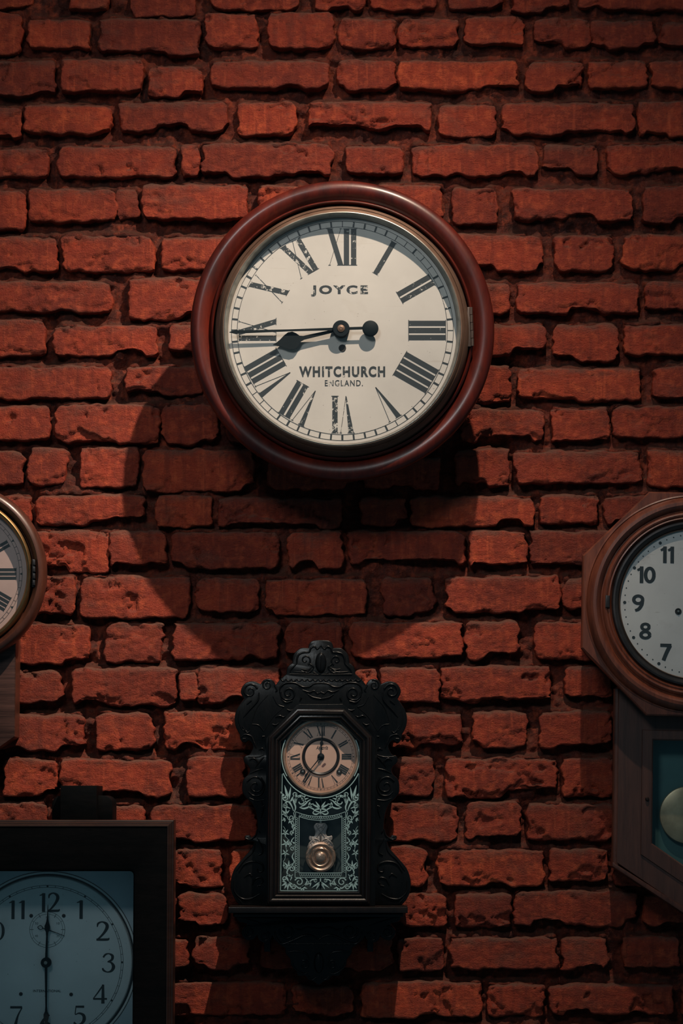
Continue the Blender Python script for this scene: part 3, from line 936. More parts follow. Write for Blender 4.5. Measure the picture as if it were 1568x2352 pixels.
for px in (1556, 1630):
    wh = MB().lathe(R, px, 1406, [(7.6, RD), (7.4, RD+.0006), (5.8, RD+.0006), (5.4, RD), (0, RD-.0001)], 24).build('winding_hole', M['hole'], dl)
    MB().lathe(R, px, 1406, [(2.6, RD), (2.4, RD+.003), (0, RD+.0032)], 10).build('winding_arbor', M['steel'], wh)
hb, mp = plate_hand(R, rx, ry, 118, [(-28, 2.2), (-20, 4), (0, 4), (60, 3), (72, 10), (84, 8), (98, 0.4)], .1095, .0009, 'hour_hand', M['hand'], rc_)
hb.build('hour_hand', M['hand'], rc_, 0)
hb, mp = plate_hand(R, rx, ry, 52, [(-24, 3), (0, 4), (110, 2.5), (120, 7), (145, 0.4)], .1115, .0009, 'minute_hand', M['hand'], rc_)
hb.lathe(R, rx, ry, [(9, .1075), (9, .1130), (0, .1138)], 24)
hb.build('minute_hand', M['hand'], rc_, 30)
MB().lathe(R, rx, ry, [(173, .1145), (90, .1165), (0, .1172)], 96).build('glass', M['glass'], rc_)
def house(w, top, side, k=0.65):
    """trunk outline: straight sides, then two slopes to a blunt point"""
    b = side+(w-14)*k
    return [(rx-w, top), (rx+w, top), (rx+w, side), (rx+14, b), (rx-14, b), (rx-w, side)]
tk = house(166, ry+190, ry+594)
MB().loops(R, [(tk, 0.0), (tk, .066), (offset(tk, 1.5), .068), (house(108, ry+291, ry+572), .068), (house(108, ry+291, ry+572), .030)], False, True).build('trunk_case', M['walnut_dark'], rc_, 30)
for sx in (-1, 1):
    mb = MB()
    vs, fs = [], []
    N = 12
    for vv_, sh in ((ry+196, 0), (ry+600, 0)):
        for i in range(N):
            a_ = 2*math.pi*i/N
            vs.append(R.w(rx+sx*(167.5+9.5*math.cos(a_)), vv_, .060+.0085*math.sin(a_)))
    fs = [(i, (i+1) % N, N+(i+1) % N, N+i) for i in range(N)]+[tuple(range(N)), tuple(range(N, 2*N))]
    mb.add(vs, fs).build('corner_bead', M['rosewood'], rc_, 40)
mb = MB()
for sx in (-1, 1):
    pts = [(rx+sx*176, ry+592), (rx+sx*176, ry+602), (rx, ry+712), (rx, ry+698)]
    mb.prism(R, pts, .0, .0745, 1.5)
mb.build('base_moulding', M['rosewood'], rc_, 30)
# glazed trunk door
do = house(111, ry+289, ry+574)
di = house(85, ry+312, ry+548, 0.66)
door = MB().loops(R, [(do, .060), (do, .0685), (offset(do, 1.2), .0705), (offset(di, -3), .0705), (di, .0685), (di, .056)]).build('trunk_door', M['walnut_dark'], rc_, 30)
MB().flat(R, di, .0625).build('glass', M['glass'], door, 0)
MB().flat(R, house(112, ry+285, ry+590), .0300).build('interior_back', M['interior'], rc_, 0)
MB().lathe(R, rx-98, ry+447, [(4.5, .0705), (4.5, .0735), (3, .0748), (0, .075)], 16).build('door_knob', M['espresso_trim'], door)
pend = MB().lathe(R, rx+2, ry+482, [(66, .038), (66.5, .0395), (65, .0415), (61, .0425), (40, .0455), (0, .047)], 64).build('pendulum', M['bob'], rc_, 40, 'dull gilt pendulum bob')
MB().box(R, rx-1, rx+5, ry+180, ry+425, .038, .0405).build('pendulum_rod', M['walnut_dark'], pend, 30)

# ------------------------------------------------------------------ 4. square time clock, bottom left
Q = Frame(97, 2216, 0.16)
qx, qy = 97, 2216
sq = root('square_wall_clock', Q.w(qx, qy, 0.0), 'big square black-brown clock with silvered round dial and serif Arabic numerals, bottom left corner', 'clock')
def rect(u0, u1, v0, v1, r=0, n=4):
    if not r:
        return [(u0, v0), (u1, v0), (u1, v1), (u0, v1)]
    return arc(u1-r, v0+r, r, -90, 0, n)+arc(u1-r, v1-r, r, 0, 90, n)+arc(u0+r, v1-r, r, 90, 180, n)+arc(u0+r, v0+r, r, 180, 270, n)
oc = rect(qx-290, qx+290, 1897, 2760)
MB().loops(Q, [(oc, 0.0), (oc, .150), (rect(qx-225, qx+225, 1987, 2445), .150), (rect(qx-225, qx+225, 1987, 2445), .080)], True, True).build('case_box', M['espresso'], sq, 30)
o2 = rect(qx-302, qx+302, 1885, 2772)
MB().molding(Q, o2, [(14, .118), (0, .120), (0, .172), (1.2, .1745), (3, .1755), (4.5, .1755), (5.5, .1775), (8, .1795), (9.5, .1795), (10.5, .1815), (13, .1835), (15, .1835), (16, .180), (16, .08)]).build('cornice', M['espresso_trim'], sq, 25, 'stepped brown moulding round the case')
op = rect(qx-210, qx+210, 2002, 2430, 9)
fr = rect(qx-286, qx+286, 1901, 2756, 0.01)
MB().loops(Q, [(fr, .15), (fr, .1825), (offset(op, -8), .1825), (offset(op, -3), .1815), (op, .179), (op, .078)]).build('front_frame', M['espresso'], sq, 30)
MB().flat(Q, rect(qx-230, qx+230, 1985, 2450), .0830).build('dial_plate', M['plate_blue'], sq, 0, 'brushed grey-blue plate with chipped corner')
sd = MB().lathe(Q, qx, qy, [(210, .0832), (209, .0838), (205, .0838), (203, .0834), (200, .0836), (199, .0885), (197, .0895), (188, .0893), (185, .0889), (0, .0889)], 128).build('dial', M['dial_silver'], sq, 30)
MB().lathe(Q, qx, qy, [(211, .08335), (200.5, .0840)], 128).build('dial_groove_shade', M['blacked'], sd, 30)  # dark ring standing in for the shade in the groove round the dial
QD = .0893
pos = {12: (102, 2077.5), 1: (172.5, 2094), 2: (226, 2144), 3: (241, 2217), 4: (222, 2289), 5: (174, 2338), 6: (97, 2358), 7: (27, 2339), 8: (-28, 2289), 9: (-47, 2217), 10: (-28, 2144), 11: (25.5, 2094.5)}
for n_, (u_, v_) in pos.items():
    digits(Q, str(n_), u_, v_, 44, QD, SERIF, M['ink_plain'], sd, 1.08 if n_ < 10 else 0.98, 0.10 if n_ == 12 else 0.22)
minute_track(Q, qx, qy, 173.5, 178, QD, 0.9, 0.9, M['ink_plain'], sd, 4.2)
for (u_, v_) in ((59.5, 2108.5), (135.5, 2108.5), (37.5, 2289), (154.5, 2290)):
    MB().lathe(Q, u_, v_, [(4.4, QD-.0004), (4.2, QD+.0006), (1.5, QD+.0010), (0, QD+.0010)], 16).build('screw', M['blacked'], sd, 30)
fit_text('lettering', Q, 'INTERNATIONAL', 66, 131, 2279, 2285, QD, M['ink_plain'], sd, 0.012, 1.05)
# seconds dial
sx_, sy_ = 97.5, 2140.5
sub = ring(Q, sx_, sy_, 40.6, 41.5, QD, 64).lathe(Q, sx_, sy_, [(35.6, QD), (36.3, QD)], 64)
for i in range(12):
    a_ = math.radians(i*30)
    r_in, wd = (32, 1.3) if i % 2 else (36, 0.8)
    mp_ = lambda x, r: (sx_+r*math.sin(a_)+x*math.cos(a_), sy_-r*math.cos(a_)+x*math.sin(a_))
    quad(sub, Q, mp_, [(-wd/2, r_in), (wd/2, r_in), (wd/2, 41), (-wd/2, 41)], QD+.00003)
sub.build('seconds_track', M['ink_grey'], sd, 0)
for tx, a_ in (('60', 0), ('10', 60), ('20', 120), ('30', 180), ('40', 240), ('50', 300)):
    r_ = math.radians(a_)
    cu, cv = sx_+29*math.sin(r_), sy_-29*math.cos(r_)
    fit_text('lettering', Q, tx, cu-3.6, cu+3.6, cv-2.6, cv+2.6, QD, M['ink_grey'], sd)
ssh = MB()
ssh.ribbon(Q, [(sx_, sy_, 2.2), (sx_+18, sy_+6, 1.8), (sx_+41, sy_+14.5, 1.2)], .0925, 4)
ssh.ribbon(Q, [(sx_, sy_, 2.2), (sx_-9, sy_-3.4, 1.8)], .0925, 4)
ssh.ribbon(Q, [(sx_-9, sy_-3.4, 1.6), (sx_-15, sy_-0.5, 1.6), (sx_-22, sy_-5.5, 1.6), (sx_-15, sy_-9.5, 1.6), (sx_-9, sy_-3.4, 1.6)], .0925, 6)
ssh.lathe(Q, sx_, sy_, [(4.5, QD), (4.5, .0930), (0, .0934)], 16)
ssh.build('seconds_hand', M['hand'], sq, 0)
hb, mp = plate_hand(Q, qx, qy, 1.2, [(-12, 3), (0, 3.2), (60, 2.2), (70, 3), (77, 6.2), (84, 6.4), (94, 3), (104, 1.6), (134, 0.5)], .0975, .001, 'hour_hand', M['hand'], sq)
hb.build('hour_hand', M['hand'], sq, 0)
hb, mp = plate_hand(Q, qx, qy, 179.2, [(-12, 3), (0, 3.4), (100, 2.0), (112, 3), (119, 6.2), (126, 6), (138, 3), (170, 0.5)], .1000, .001, 'minute_hand', M['hand'], sq)
mh2 = hb.build('minute_hand', M['hand'], sq, 0)
MB().lathe(Q, qx-0.5, qy, [(11.8, QD), (11.8, .1015), (10.5, .1025), (5, .1027), (0, .1027)], 32).build('hub', M['hand'], mh2)
MB().lathe(Q, qx-0.5, qy, [(4.6, .1027), (4, .104), (0, .1043)], 16).build('hub_nut', M['steel'], mh2)
MB().flat(Q, op, .172).build('glass', M['glass'], sq, 0)
# hanging block above the case
wing = arc(qx+130, 1849, 20, -90, 0, 5)+[(qx+150, 1890), (qx+8, 1890)]+arc(qx+28, 1849, 20, 180, 270, 5)
hw = MB().prism(Q, wing, 0.0, .085, 2.5).build('hanging_block', M['espresso'], sq, 40, 'black stepped block on top of the case')
MB().box(Q, 129, 213.5, 1806, 1890, 0.0, .118, 1.5).build('block_front', M['espresso'], hw, 40)

# ------------------------------------------------------------------ 5. carved shelf clock on its bracket
K = 0.2975
def gz(x, y): return (500+K*x, 1440+K*y)
G = Frame(737, 1750, 0.09)
CX = 793.0     # axis of the clock in the enlarged drawing units
def L2(pts): return [gz(*p[:2])+tuple(p[2:]) for p in pts]
def LW(pts): return [gz(p[0], p[1])+(p[2]*K,) for p in pts]
def mir(pts): return [(2*CX-p[0],)+tuple(p[1:]) for p in pts]

gc = root('carved_shelf_clock', G.w(735, 2083, 0.0), 'ornate black carved clock with silver-printed glass door, standing on a bracket shelf', 'clock')
left = [(793, 88), (735, 92), (705, 112), (694, 150, 1), (640, 150), (598, 178), (575, 215), (570, 268, 1), (545, 285), (528, 312), (522, 355, 1), (498, 375), (468, 402), (440, 440, 1),
        (430, 418), (405, 396), (372, 391), (340, 405), (322, 432, 1), (296, 420), (262, 410), (212, 420), (178, 455), (168, 500), (192, 548, 1), (160, 592), (132, 640), (119, 705), (130, 772), (160, 826, 1),
        (163, 858), (180, 884), (205, 888), (228, 872, 1), (250, 885), (264, 915), (258, 945), (235, 982), (205, 992), (192, 1015), (197, 1045), (228, 1075), (240, 1102), (228, 1135), (192, 1172), (180, 1225),
        (186, 1282), (218, 1325), (256, 1362), (284, 1420), (298, 1500), (300, 1565), (286, 1605), (262, 1628), (240, 1606, 1), (204, 1612), (206, 1640), (235, 1654), (275, 1658, 1), (256, 1710), (185, 1790), (122, 1868), (94, 1960), (98, 2040),
        (128, 2105), (165, 2146, 1)]
half = L2(left)
full = half+L2(mir(left[1:]))[::-1]
outl = smooth_outline(full, 4)
MB().prism(G, outl, .026, .042, 2.2, .002).build('scroll_board', M['ebony'], gc, 35)
box8 = L2([(372, 2143), (372, 860), (610, 600), (976, 600), (1214, 860), (1214, 2143)])
inner8 = L2([(474, 2040), (482, 884), (648, 724), (938, 724), (1104, 884), (1092, 2040)])
MB().loops(G, [(box8, 0.0), (box8, .078), (offset(box8, 18), .080), (inner8, .080), (inner8, .012)], False, True).build('case_box', M['ebony'], gc, 30)
open8 = L2([(478, 2036), (487, 886), (650, 727), (936, 727), (1094, 886), (1080, 2036)])
door5 = MB().molding(G, open8, [(0, .066), (0, .0865), (-1.2, .0885), (-3.5, .089), (-4.5, .0865), (-6, .0865), (-7, .0905), (-9.5, .0925), (-12, .092), (-13, .0895), (-14.5, .0895), (-15.5, .0935), (-18.5, .0955),
                                (-22, .0955), (-24, .092), (-26.5, .0915), (-28, .088), (-28, .066)]).build('door', M['ebony_door'], gc, 25)
MB().flat(G, open8, .0845).build('glass', M['glass'], door5, 0)
MB().flat(G, L2([(440, 2100), (440, 800), (1140, 800), (1140, 2100)]), .0425).build('interior_back', M['black_interior'], gc, 0)
# carvings in low relief
DB = .042
def carved(name, strokes, h=0.005, d=DB, m='ebony', both=True):
    mb, m2 = MB(), MB()
    for st in strokes:
        mb.carve(G, LW(st), d, h, 6)
        (mb if both else m2).carve(G, LW(mir(st)), d, h, 6)
    mb.build(name, M[m], gc, 60)
    if not both:
        m2.build(name, M[m], gc, 60)
crest = [
    [(793, 130, 10), (765, 158, 15), (742, 138, 15), (715, 152, 16), (700, 182, 15), (660, 185, 16), (622, 200, 16), (606, 235, 16), (604, 268, 12), (580, 296, 14), (560, 318, 12), (552, 345, 8)],
    [(548, 356, 12), (793, 358, 12)],
    spiral(672, 245, 42, 10, 60, -1.1, 15, 9), [(700, 268, 10), (725, 290, 16), (735, 310, 10), (690, 345, 14), (640, 330, 10)],
    [(735, 290, 8), (690, 320, 16), (640, 315, 10)], [(720, 318, 6), (660, 340, 15), (580, 335, 6)], [(735, 340, 14), (755, 350, 14)],
]
carved('crest_carving', crest)
mb = MB()
pts = [gz(793+44*math.cos(a), 266+80*math.sin(a)) for a in np.linspace(0, 2*math.pi, 28, endpoint=False)]
mb.loops(G, [(pts, DB), (offset(pts, 1.5), DB+.003), (offset(pts, 5), DB+.0048), (offset(pts, 9), DB+.0054)], True)
mb.build('crest_cartouche', M['ebony'], gc, 60)
mb = MB()
for i in range(15):
    x0 = 478+i*42
    mb.carve(G, LW([(x0, 392, 9), (x0+10, 404, 12), (x0+21, 408, 12), (x0+32, 404, 12), (x0+42, 392, 9)]), DB, .004, 4)
mb.build('scalloped_band', M['ebony'], gc, 60)
top = [
    [(470, 500, 8), (478, 455, 16), (520, 425, 18), (590, 425, 18), (650, 455, 18), (700, 452, 17), (740, 430, 14), (793, 425, 12)],
    spiral(540, 505, 62, 12, 190, -1.6, 18, 10), [(480, 545, 8), (520, 575, 16), (570, 565, 14)],
    [(650, 478, 8), (700, 495, 16), (740, 485, 12), (765, 505, 12), (793, 495, 10)], [(690, 510, 8), (730, 535, 14), (793, 548, 12)],
    [(620, 592, 8), (793, 594, 9)], [(640, 540, 16), (630, 565, 10)],
    spiral(375, 440, 42, 8, -60, -1.5, 15, 8), [(430, 440, 12), (450, 480, 14), (438, 494, 8)],
    spiral(240, 488, 60, 14, -20, -1.4, 18, 10), [(310, 500, 10), (300, 560, 16), (230, 640, 14), (190, 690, 8)], [(250, 560, 14), (215, 590, 10)],
    [(380, 520, 5), (300, 610, 6), (258, 720, 5)], [(420, 530, 6), (455, 590, 8), (505, 610, 10)], [(505, 612, 5), (420, 690, 6), (350, 800, 5)], [(258, 745, 7), (310, 755, 9), (348, 800, 7)],
    [(440, 690, 8), (470, 680, 16), (500, 690, 12), (520, 680, 8)], [(530, 630, 8), (555, 640, 16), (580, 630, 8)], [(415, 745, 8), (440, 752, 14), (465, 735, 8)],
    [(160, 640, 5), (150, 705, 7), (175, 780, 6), (215, 800, 6)], [(170, 850, 6), (200, 825, 12), (250, 840, 14), (270, 880, 12), (290, 930, 8)], [(185, 860, 14), (208, 858, 12)], [(180, 760, 8), (215, 810, 12), (240, 800, 8)],
    [(338, 842, 14), (356, 840, 10)],
]
carved('top_carving', top)
side = [
    [(310, 945, 8), (335, 935, 16), (350, 950, 8)], [(225, 1000, 8), (300, 1000, 10), (352, 985, 8)], [(236, 1024, 10), (270, 1012, 18), (300, 1040, 14), (285, 1080, 8)], [(300, 1060, 8), (330, 1020, 14), (352, 1000, 10)],
    [(240, 1130, 6), (290, 1105, 12), (345, 1090, 8)], spiral(285, 1225, 75, 14, 210, 1.35, 15, 10), [(330, 1160, 10), (355, 1220, 14), (330, 1290, 14), (270, 1300, 12), (230, 1270, 8)],
    [(240, 1320, 6), (290, 1338, 10), (352, 1332, 8)], [(330, 1340, 8), (345, 1400, 14), (330, 1470, 10)], [(335, 1385, 12), (352, 1380, 10)], [(312, 1575, 14), (322, 1590, 10)],
    [(208, 1630, 10), (240, 1640, 16), (285, 1610, 14), (300, 1560, 8)], [(300, 1630, 8), (330, 1680, 12), (340, 1710, 8)], [(285, 1650, 6), (270, 1730, 10), (200, 1800, 10), (140, 1880, 8)], [(310, 1760, 14), (340, 1740, 14), (342, 1690, 8)],
    [(160, 1890, 10), (200, 1830, 16), (270, 1810, 16), (338, 1830, 16), (345, 1880, 14), (310, 1890, 12), (300, 1865, 10)],
    spiral(225, 1985, 95, 95, 150, 0.001, 1, 1)[:2], [(120, 1960, 8), (125, 2040, 14), (180, 2095, 16), (250, 2095, 16), (320, 2060, 12)], [(140, 2080, 8), (175, 2120, 12), (185, 2140, 8)],
    [(200, 1930, 8), (240, 1905, 14), (260, 1925, 12)], [(260, 1990, 10), (285, 1945, 15), (330, 1935, 14), (345, 1965, 12), (320, 1985, 10)], [(300, 2000, 10), (330, 1992, 12)],
]
carved('side_carving', side, both=False)
# dial
gd = (CX+2, 1000)
gu, gv = gz(*gd)
g1 = MB().lathe(G, gu, gv, [(86, .0715), (85, .0725), (0, .0725)], 96).build('dial', M['dial_rust'], gc, 30)
MB().lathe(G, gu, gv, [(90.5, .066), (90.5, .0735), (89, .0765), (86.5, .0785), (83, .0785), (80.5, .0755), (79.5, .0728)], 96).build('dial_bezel', M['copper'], gc, 40, 'coppery polished dial bezel')
GD = .0728
MB().lathe(G, gu, gv, [(40, GD), (0, GD)], 64).build('dial_centre', M['dial_rust_centre'], g1, 0)
MB().lathe(G, gu, gv, [(43, GD), (42.4, .0742), (40.5, .0750), (38.5, .0742), (37.5, .0732), (36.4, GD)], 72).build('centre_ring', M['blacked'], g1, 40)
MB().lathe(G, gu, gv, [(44, GD), (43.5, GD+.0004), (43, GD)], 72).build('ring_edge', M['copper'], g1, 40)
for i, tx in enumerate(ROMAN):
    roman(G, gu, gv, i*30, tx, 48.5, 70, GD+.0002, 4.6, 3.0, 0.5, M['ink_plain'], g1)
minute_track(G, gu, gv, 73, 77, GD+.0002, 0.5, 0.5, M['ink_plain'], g1, 1.4)
fit_text('lettering', G, 'Ansonia', *(gz(757, 0)[0], gz(850, 0)[0], gz(0, 915)[1], gz(0, 945)[1]), GD+.0003, M['ink_plain'], g1, 0.0, 0.95, 0.35)
for (x_, y_) in ((655, 1115), (937, 1117)):
    u_, v_ = gz(x_, y_)
    wh = MB().lathe(G, u_, v_, [(6.6, GD), (6.2, .0740), (4.8, .0742), (3.6, .0735), (3.2, .0732), (0, .0731)], 24).build('winding_hole', M['blacked'], g1, 40)
    MB().lathe(G, u_, v_, [(2.6, .0732), (2.4, .0748), (0, .0750)], 12).build('winding_arbor', M['steel'], wh, 40)
hb, mp = plate_hand(G, gu, gv, 3, [(-4, 1), (0, 1.4), (24, 1.0), (27, 3), (30, 4), (33, 3.4), (37, 1.2), (60, 0.3)], .0762, .0006, 'hour_hand', M['hand'], gc)
hb.build('hour_hand', M['hand'], gc, 0)
hb, mp = plate_hand(G, gu, gv, 219, [(-4, 1), (0, 1.4), (44, 0.9), (50, 1.4), (54, 2.2), (60, 0.4)], .0775, .0006, 'minute_hand', M['hand'], gc)
hb.lathe(G, gu, gv, [(8, GD), (8, .0745), (6, .0752), (3, .0782), (0, .0788)], 24)
hb.build('minute_hand', M['hand'], gc, 40)
# pendulum behind the glass
pu, pv = gz(793, 1775)
pb = MB().lathe(G, pu, pv, [(35, .050), (35.2, .0515), (34, .0535), (30, .0548), (26, .0535), (24.6, .0525), (22.5, .0545), (20, .0556), (17.5, .0545), (16, .0522), (14.5, .0522),
                            (13, .0545), (11.5, .0565), (8, .0580), (4, .0588), (1.8, .0590), (1.6, .0584), (0, .0584)], 72).build('pendulum', M['copper'], gc, 30, 'polished pendulum bob with raised rings')
orn = smooth_outline(L2([(757, 1513, 1), (830, 1513, 1), (848, 1540), (836, 1580), (846, 1615), (880, 1610), (884, 1640), (868, 1660), (895, 1690), (893, 1725, 1), (860, 1700), (793, 1688), (726, 1700), (693, 1725, 1), (691, 1690), (718, 1660), (702, 1640), (706, 1610), (740, 1615), (750, 1580), (738, 1540)]), 4)
orn_o = MB().prism(G, orn, .0475, .0495, 1.5, .001)
for st in ([(757, 1530, 9), (775, 1550, 12), (793, 1540, 9)], spiral(768, 1535, 14, 4, 180, 1.2, 8, 5), [(755, 1640, 8), (775, 1600, 12), (812, 1560, 10), (830, 1525, 8)], [(793, 1660, 12), (793, 1610, 16), (793, 1590, 5)],
           [(793, 1660, 8), (760, 1635, 12), (735, 1640, 7)], spiral(735, 1665, 20, 6, -40, -1.3, 9, 6), [(700, 1710, 9), (706, 1670, 12), (740, 1640, 9)], [(720, 1620, 8), (733, 1650, 10), (760, 1675, 10), (793, 1680, 9)], spiral(770, 1650, 12, 4, 0, 1.2, 7, 5)):
    orn_o.carve(G, LW(st), .0492, .002, 5)
    orn_o.carve(G, LW(mir(st)), .0492, .002, 5)
orn_o.build('pendulum_ornament', M['silver'], pb, 60, 'tarnished silver scrollwork above the bob')
MB().box(G, gz(785, 0)[0], gz(801, 0)[0], gz(0, 1280)[1], gz(0, 1515)[1], .046, .048).build('pendulum_rod', M['steel'], pb, 30)
# silver print on the door glass (flat print on the back of the pane)
PD = .0838
pr = MB()
def ln(pts, w, both=False, n=6):
    q = [(x, y, w*0.8) for x, y in pts]
    pr.ribbon(G, LW(q), PD, n)
    if both:
        pr.ribbon(G, LW(mir(q)), PD, n)
def lf(pts, both=True, n=5, z=0.0):
    pts = [(p[0], p[1], p[2]*0.66) for p in pts]
    pr.ribbon(G, LW(pts), PD+z, n)
    if both:
        pr.ribbon(G, LW(mir(pts)), PD+z, n)
def leaf(x, y, deg, l, w):
    a = math.radians(deg)
    dx, dy = math.cos(a), math.sin(a)
    lf([(x, y, w*0.35), (x+dx*l*0.35, y+dy*l*0.35, w), (x+dx*l*0.7, y+dy*l*0.7, w*0.7), (x+dx*l, y+dy*l, 0.5)], True, 3)
def spray(x, y, deg, l, w, n=5, spread=120):
    for i in range(n):
        t = (i/(n-1)-0.5) if n > 1 else 0
        leaf(x, y, deg+t*spread, l*(1-abs(t)*0.55), w)
# borders
ln([(497, 1135), (486, 2026)], 6, True)
ln([(484, 2028), (793, 2030), (1102, 2028)], 6)
ln(arc(gd[0], gd[1], 318, 24, 156, 30), 9)
ln(arc(gd[0], gd[1], 302, 150, 205, 12), 8, True)
ln([(600, 1425), (597, 1928)], 5, True)
ln([(628, 1455), (627, 1893)], 6, True)
ln([(597, 1928), (793, 1928), (989, 1928)], 5)
ln([(626, 1893), (793, 1894), (960, 1893)], 6)
ln([(600, 1425), (690, 1452), (793, 1461), (896, 1452), (986, 1425)], 5)
ln([(628, 1462), (700, 1482), (793, 1491), (886, 1482), (958, 1462)], 5)
for i in range(24):
    y_ = 1476+i*17.6
    lf([(602, y_-7, 3), (612, y_-6, 4), (618, y_, 4.5), (612, y_+6, 4), (602, y_+7, 3)], True, 3)
for i in range(19):
    x_ = 640+i*17
    yy = 1448+26*(1-((x_-793)/170.0)**2)
    lf([(x_-7, yy-10, 3), (x_-5, yy+2, 4), (x_, yy+7, 4), (x_+5, yy+2, 4), (x_+7, yy-10, 3)], False, 3)
    lf([(x_-7, 1900, 3), (x_-5, 1913, 4), (x_, 1919, 4), (x_+5, 1913, 4), (x_+7, 1900, 3)], False, 3)
# corner palmettes at the top, scrolls over the arch
for (dx, dy, a_, l_, w_) in ((548, 1345, -105, 130, 30), (545, 1340, -80, 110, 24), (538, 1340, -128, 95, 28), (560, 1345, -50, 85, 30)):
    leaf(dx, dy, a_, l_, w_)
lf(spiral(522, 1318, 24, 5, 40, 1.3, 13, 9)); lf(spiral(592, 1292, 22, 5, 120, -1.3, 12, 8))
lf([(585, 1420, 6), (570, 1380, 14), (545, 1345, 22), (520, 1360, 14), (505, 1390, 10)])
lf([(560, 1400, 8), (530, 1385, 14), (510, 1370, 12)]); lf(spiral(524, 1375, 22, 5, 60, 1.2, 11, 7))
lf([(590, 1430, 6), (600, 1390, 16), (585, 1340, 18), (595, 1300, 8)])
lf(spiral(640, 1345, 44, 14, 170, 1.0, 14, 12)); lf([(600, 1360, 8), (615, 1310, 16), (650, 1300, 14), (665, 1320, 8)])
spray(650, 1335, -35, 60, 18, 4, 110)
lf([(640, 1385, 8), (670, 1370, 18), (700, 1340, 12), (725, 1330, 4)]); lf([(630, 1390, 8), (665, 1400, 18), (705, 1385, 16), (715, 1360, 8)])
lf([(700, 1390, 6), (730, 1400, 14), (760, 1420, 14), (785, 1425, 8)]); spray(700, 1375, -20, 44, 14, 3, 90)
for a_, l_, w_ in ((-90, 75, 24), (-125, 68, 20), (-152, 82, 20), (170, 52, 18)):
    leaf(793, 1400, a_, l_, w_)
lf([(793, 1380, 12), (793, 1420, 10), (793, 1440, 14)], False); lf([(788, 1430, 8), (760, 1445, 16), (735, 1435, 12), (745, 1415, 6)])
# side borders: running stem with leaves
stem = [(585, 1430, 7), (590, 1470, 9), (565, 1492, 9), (540, 1475, 7), (530, 1440, 5)]
lf(stem); spray(530, 1440, -120, 52, 16, 4, 140); spray(560, 1490, 70, 40, 16, 3, 100)
lf([(505, 1430, 5), (520, 1455, 12), (545, 1465, 8)]); lf(spiral(570, 1470, 22, 6, 30, 1.2, 10, 8)); spray(522, 1482, 160, 32, 13, 3, 100)
lf([(580, 1500, 6), (592, 1540, 14), (575, 1585, 13), (560, 1600, 7)]); spray(572, 1530, 20, 38, 14, 3, 110); lf(spiral(575, 1585, 18, 5, 90, 1.2, 10, 7))
lf([(505, 1535, 3), (520, 1560, 5), (515, 1600, 5), (545, 1640, 5), (560, 1665, 5)])
for (x_, y_, r_) in ((522, 1588, 34), (528, 1668, 40), (522, 1742, 34)):
    for k in range(5):
        leaf(x_, y_, 20+k*72, r_, r_*0.42)
lf([(525, 1690, 5), (530, 1720, 5), (520, 1780, 5), (505, 1810, 4)]); spray(570, 1660, 90, 45, 18, 4, 160)
lf([(590, 1620, 6), (570, 1650, 14), (590, 1700, 14), (580, 1720, 8)]); lf(spiral(575, 1705, 18, 5, -30, 1.2, 10, 7)); lf([(590, 1735, 5), (575, 1770, 13), (590, 1810, 11), (560, 1840, 8)])
lf([(585, 1830, 8), (555, 1850, 13), (535, 1890, 14), (560, 1920, 11), (580, 1905, 7)]); spray(548, 1850, -110, 60, 18, 4, 130); lf(spiral(572, 1860, 22, 6, -60, 1.3, 11, 8))
lf([(505, 1800, 3), (515, 1840, 10), (540, 1870, 9)]); leaf(520, 1860, -120, 34, 13)
# bottom corners and bottom row
for a_, l_, w_ in ((120, 62, 24), (95, 66, 22), (150, 60, 24), (60, 60, 22), (185, 48, 22), (30, 44, 18), (-150, 44, 24), (-110, 50, 22)):
    leaf(545, 1962, a_, l_, w_)
lf(spiral(518, 1935, 20, 5, 30, 1.3, 12, 8)); lf(spiral(585, 2000, 20, 5, -90, 1.3, 12, 8)); lf([(530, 1920, 8), (545, 1905, 12), (570, 1925, 12), (560, 1950, 8)])
lf(spiral(628, 1962, 34, 8, 200, 1.2, 13, 9)); lf([(600, 1985, 8), (630, 2010, 16), (670, 1990, 16), (690, 1950, 12), (675, 1935, 8)]); spray(650, 1998, 40, 50, 18, 4, 120)
lf([(680, 1985, 6), (705, 1965, 14), (730, 1945, 13), (760, 1945, 10), (765, 1960, 6)]); spray(720, 1965, 150, 46, 15, 3, 90); lf(spiral(752, 1952, 15, 4, -90, 1.2, 9, 6))
for a_, l_, w_ in ((90, 66, 22), (120, 70, 20), (145, 84, 18), (62, 60, 4)):
    leaf(793, 1960, a_, l_, w_)
lf([(793, 1935, 14), (793, 1965, 12)], False)
pr.build('printed_ornament', M['print'], door5, 0, 'silvery leaf scrolls and borders printed on the glass')

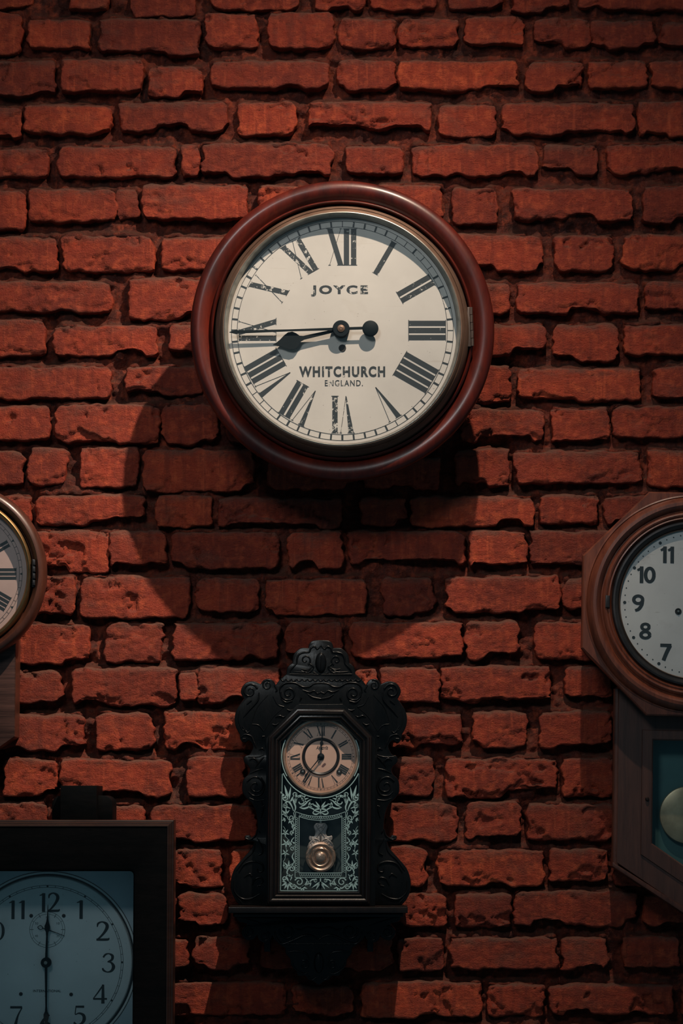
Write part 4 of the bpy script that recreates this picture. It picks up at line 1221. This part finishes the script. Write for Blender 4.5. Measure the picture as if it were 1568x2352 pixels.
# ------------------------------------------------------------------ 6. the bracket shelf that carries it
H = Frame(731, 2090, 0.125)
hs = root('bracket_shelf', H.w(731, 2090, 0.0), 'black carved wall bracket shelf carrying the ornate clock', 'shelf')
def hz(x, y): return (480+.3189*x, 2040+.3189*y)
HX = 787.0
def hl(pts): return [hz(p[0], p[1])+tuple(p[2:]) for p in pts]
def hw(pts): return [hz(p[0], p[1])+(p[2]*.3189,) for p in pts]
def hmir(pts): return [(2*HX-p[0],)+tuple(p[1:]) for p in pts]
MB().box(H, 524.5, 936, 2083.5, 2097, -0.002, .128, 1.6).build('shelf_board', M['ebony_door'], hs, 30)
mo = rect(535, 926, 2097, 2106)
MB().loops(H, [(mo, -0.002), (mo, .118), (offset(mo, 3), .120)], True, True).build('shelf_moulding', M['ebony'], hs, 30)
hl_ = [(HX, 205, 1), (180, 205, 1), (205, 250), (262, 265), (232, 300), (228, 345), (262, 382), (310, 378), (338, 350, 1), (355, 385), (395, 402), (435, 380), (450, 350, 1), (470, 385), (520, 425), (545, 440, 1), (548, 480), (580, 520),
       (588, 565), (620, 600), (640, 640), (690, 640), (712, 668), (750, 680), (HX, 705)]
hfull = hl(hl_)+hl(hmir(hl_[1:-1]))[::-1]
MB().prism(H, smooth_outline(hfull, 4), .058, .074, 2.0, .002).build('apron_board', M['ebony'], hs, 35)
for sx in (-1, 1):
    mb = MB()
    u_ = 731+sx*120
    mb.prism(H, [(u_-7, 2104), (u_+7, 2104), (u_+7, 2190), (u_-7, 2190)], -0.002, .058, 1)
    mb.build('bracket_arm', M['ebony'], hs, 30)
mb = MB()
for st in (spiral(285, 325, 45, 10, -90, -1.4, 16, 9), spiral(395, 355, 38, 8, -60, 1.4, 14, 8), [(470, 320, 8), (480, 370, 16), (520, 410, 18), (600, 385, 18), (680, 350, 17), (730, 350, 14), (760, 362, 12), (HX, 380, 12)],
           spiral(560, 320, 58, 12, 200, -1.5, 16, 10), [(620, 300, 8), (660, 310, 14), (700, 292, 12), (HX, 300, 10)], [(560, 470, 8), (620, 462, 15), (690, 475, 14), (720, 520, 8)], spiral(685, 560, 34, 8, -120, 1.4, 14, 8),
           [(590, 545, 14), (615, 590, 12), (670, 625, 14), (710, 618, 8)], [(710, 640, 8), (740, 668, 14), (770, 650, 8)], [(200, 215, 5), (300, 240, 9), (420, 280, 6)]):
    mb.carve(H, hw(st), .074, .005, 6)
    mb.carve(H, hw(hmir(st)), .074, .005, 6)
for i in range(13):
    x_ = 548+i*37
    mb.carve(H, hw([(x_, 404, 8), (x_+18, 412, 13), (x_+37, 404, 8)]), .074, .004, 4)
mb.build('apron_carving', M['ebony'], hs, 60)
mb = MB()
pts = [hz(HX+36*math.cos(a), 545+75*math.sin(a)) for a in np.linspace(0, 2*math.pi, 24, endpoint=False)]
mb.loops(H, [(pts, .074), (offset(pts, 2), .077), (offset(pts, 6), .0785)], True)
mb.build('apron_cartouche', M['ebony'], hs, 60)
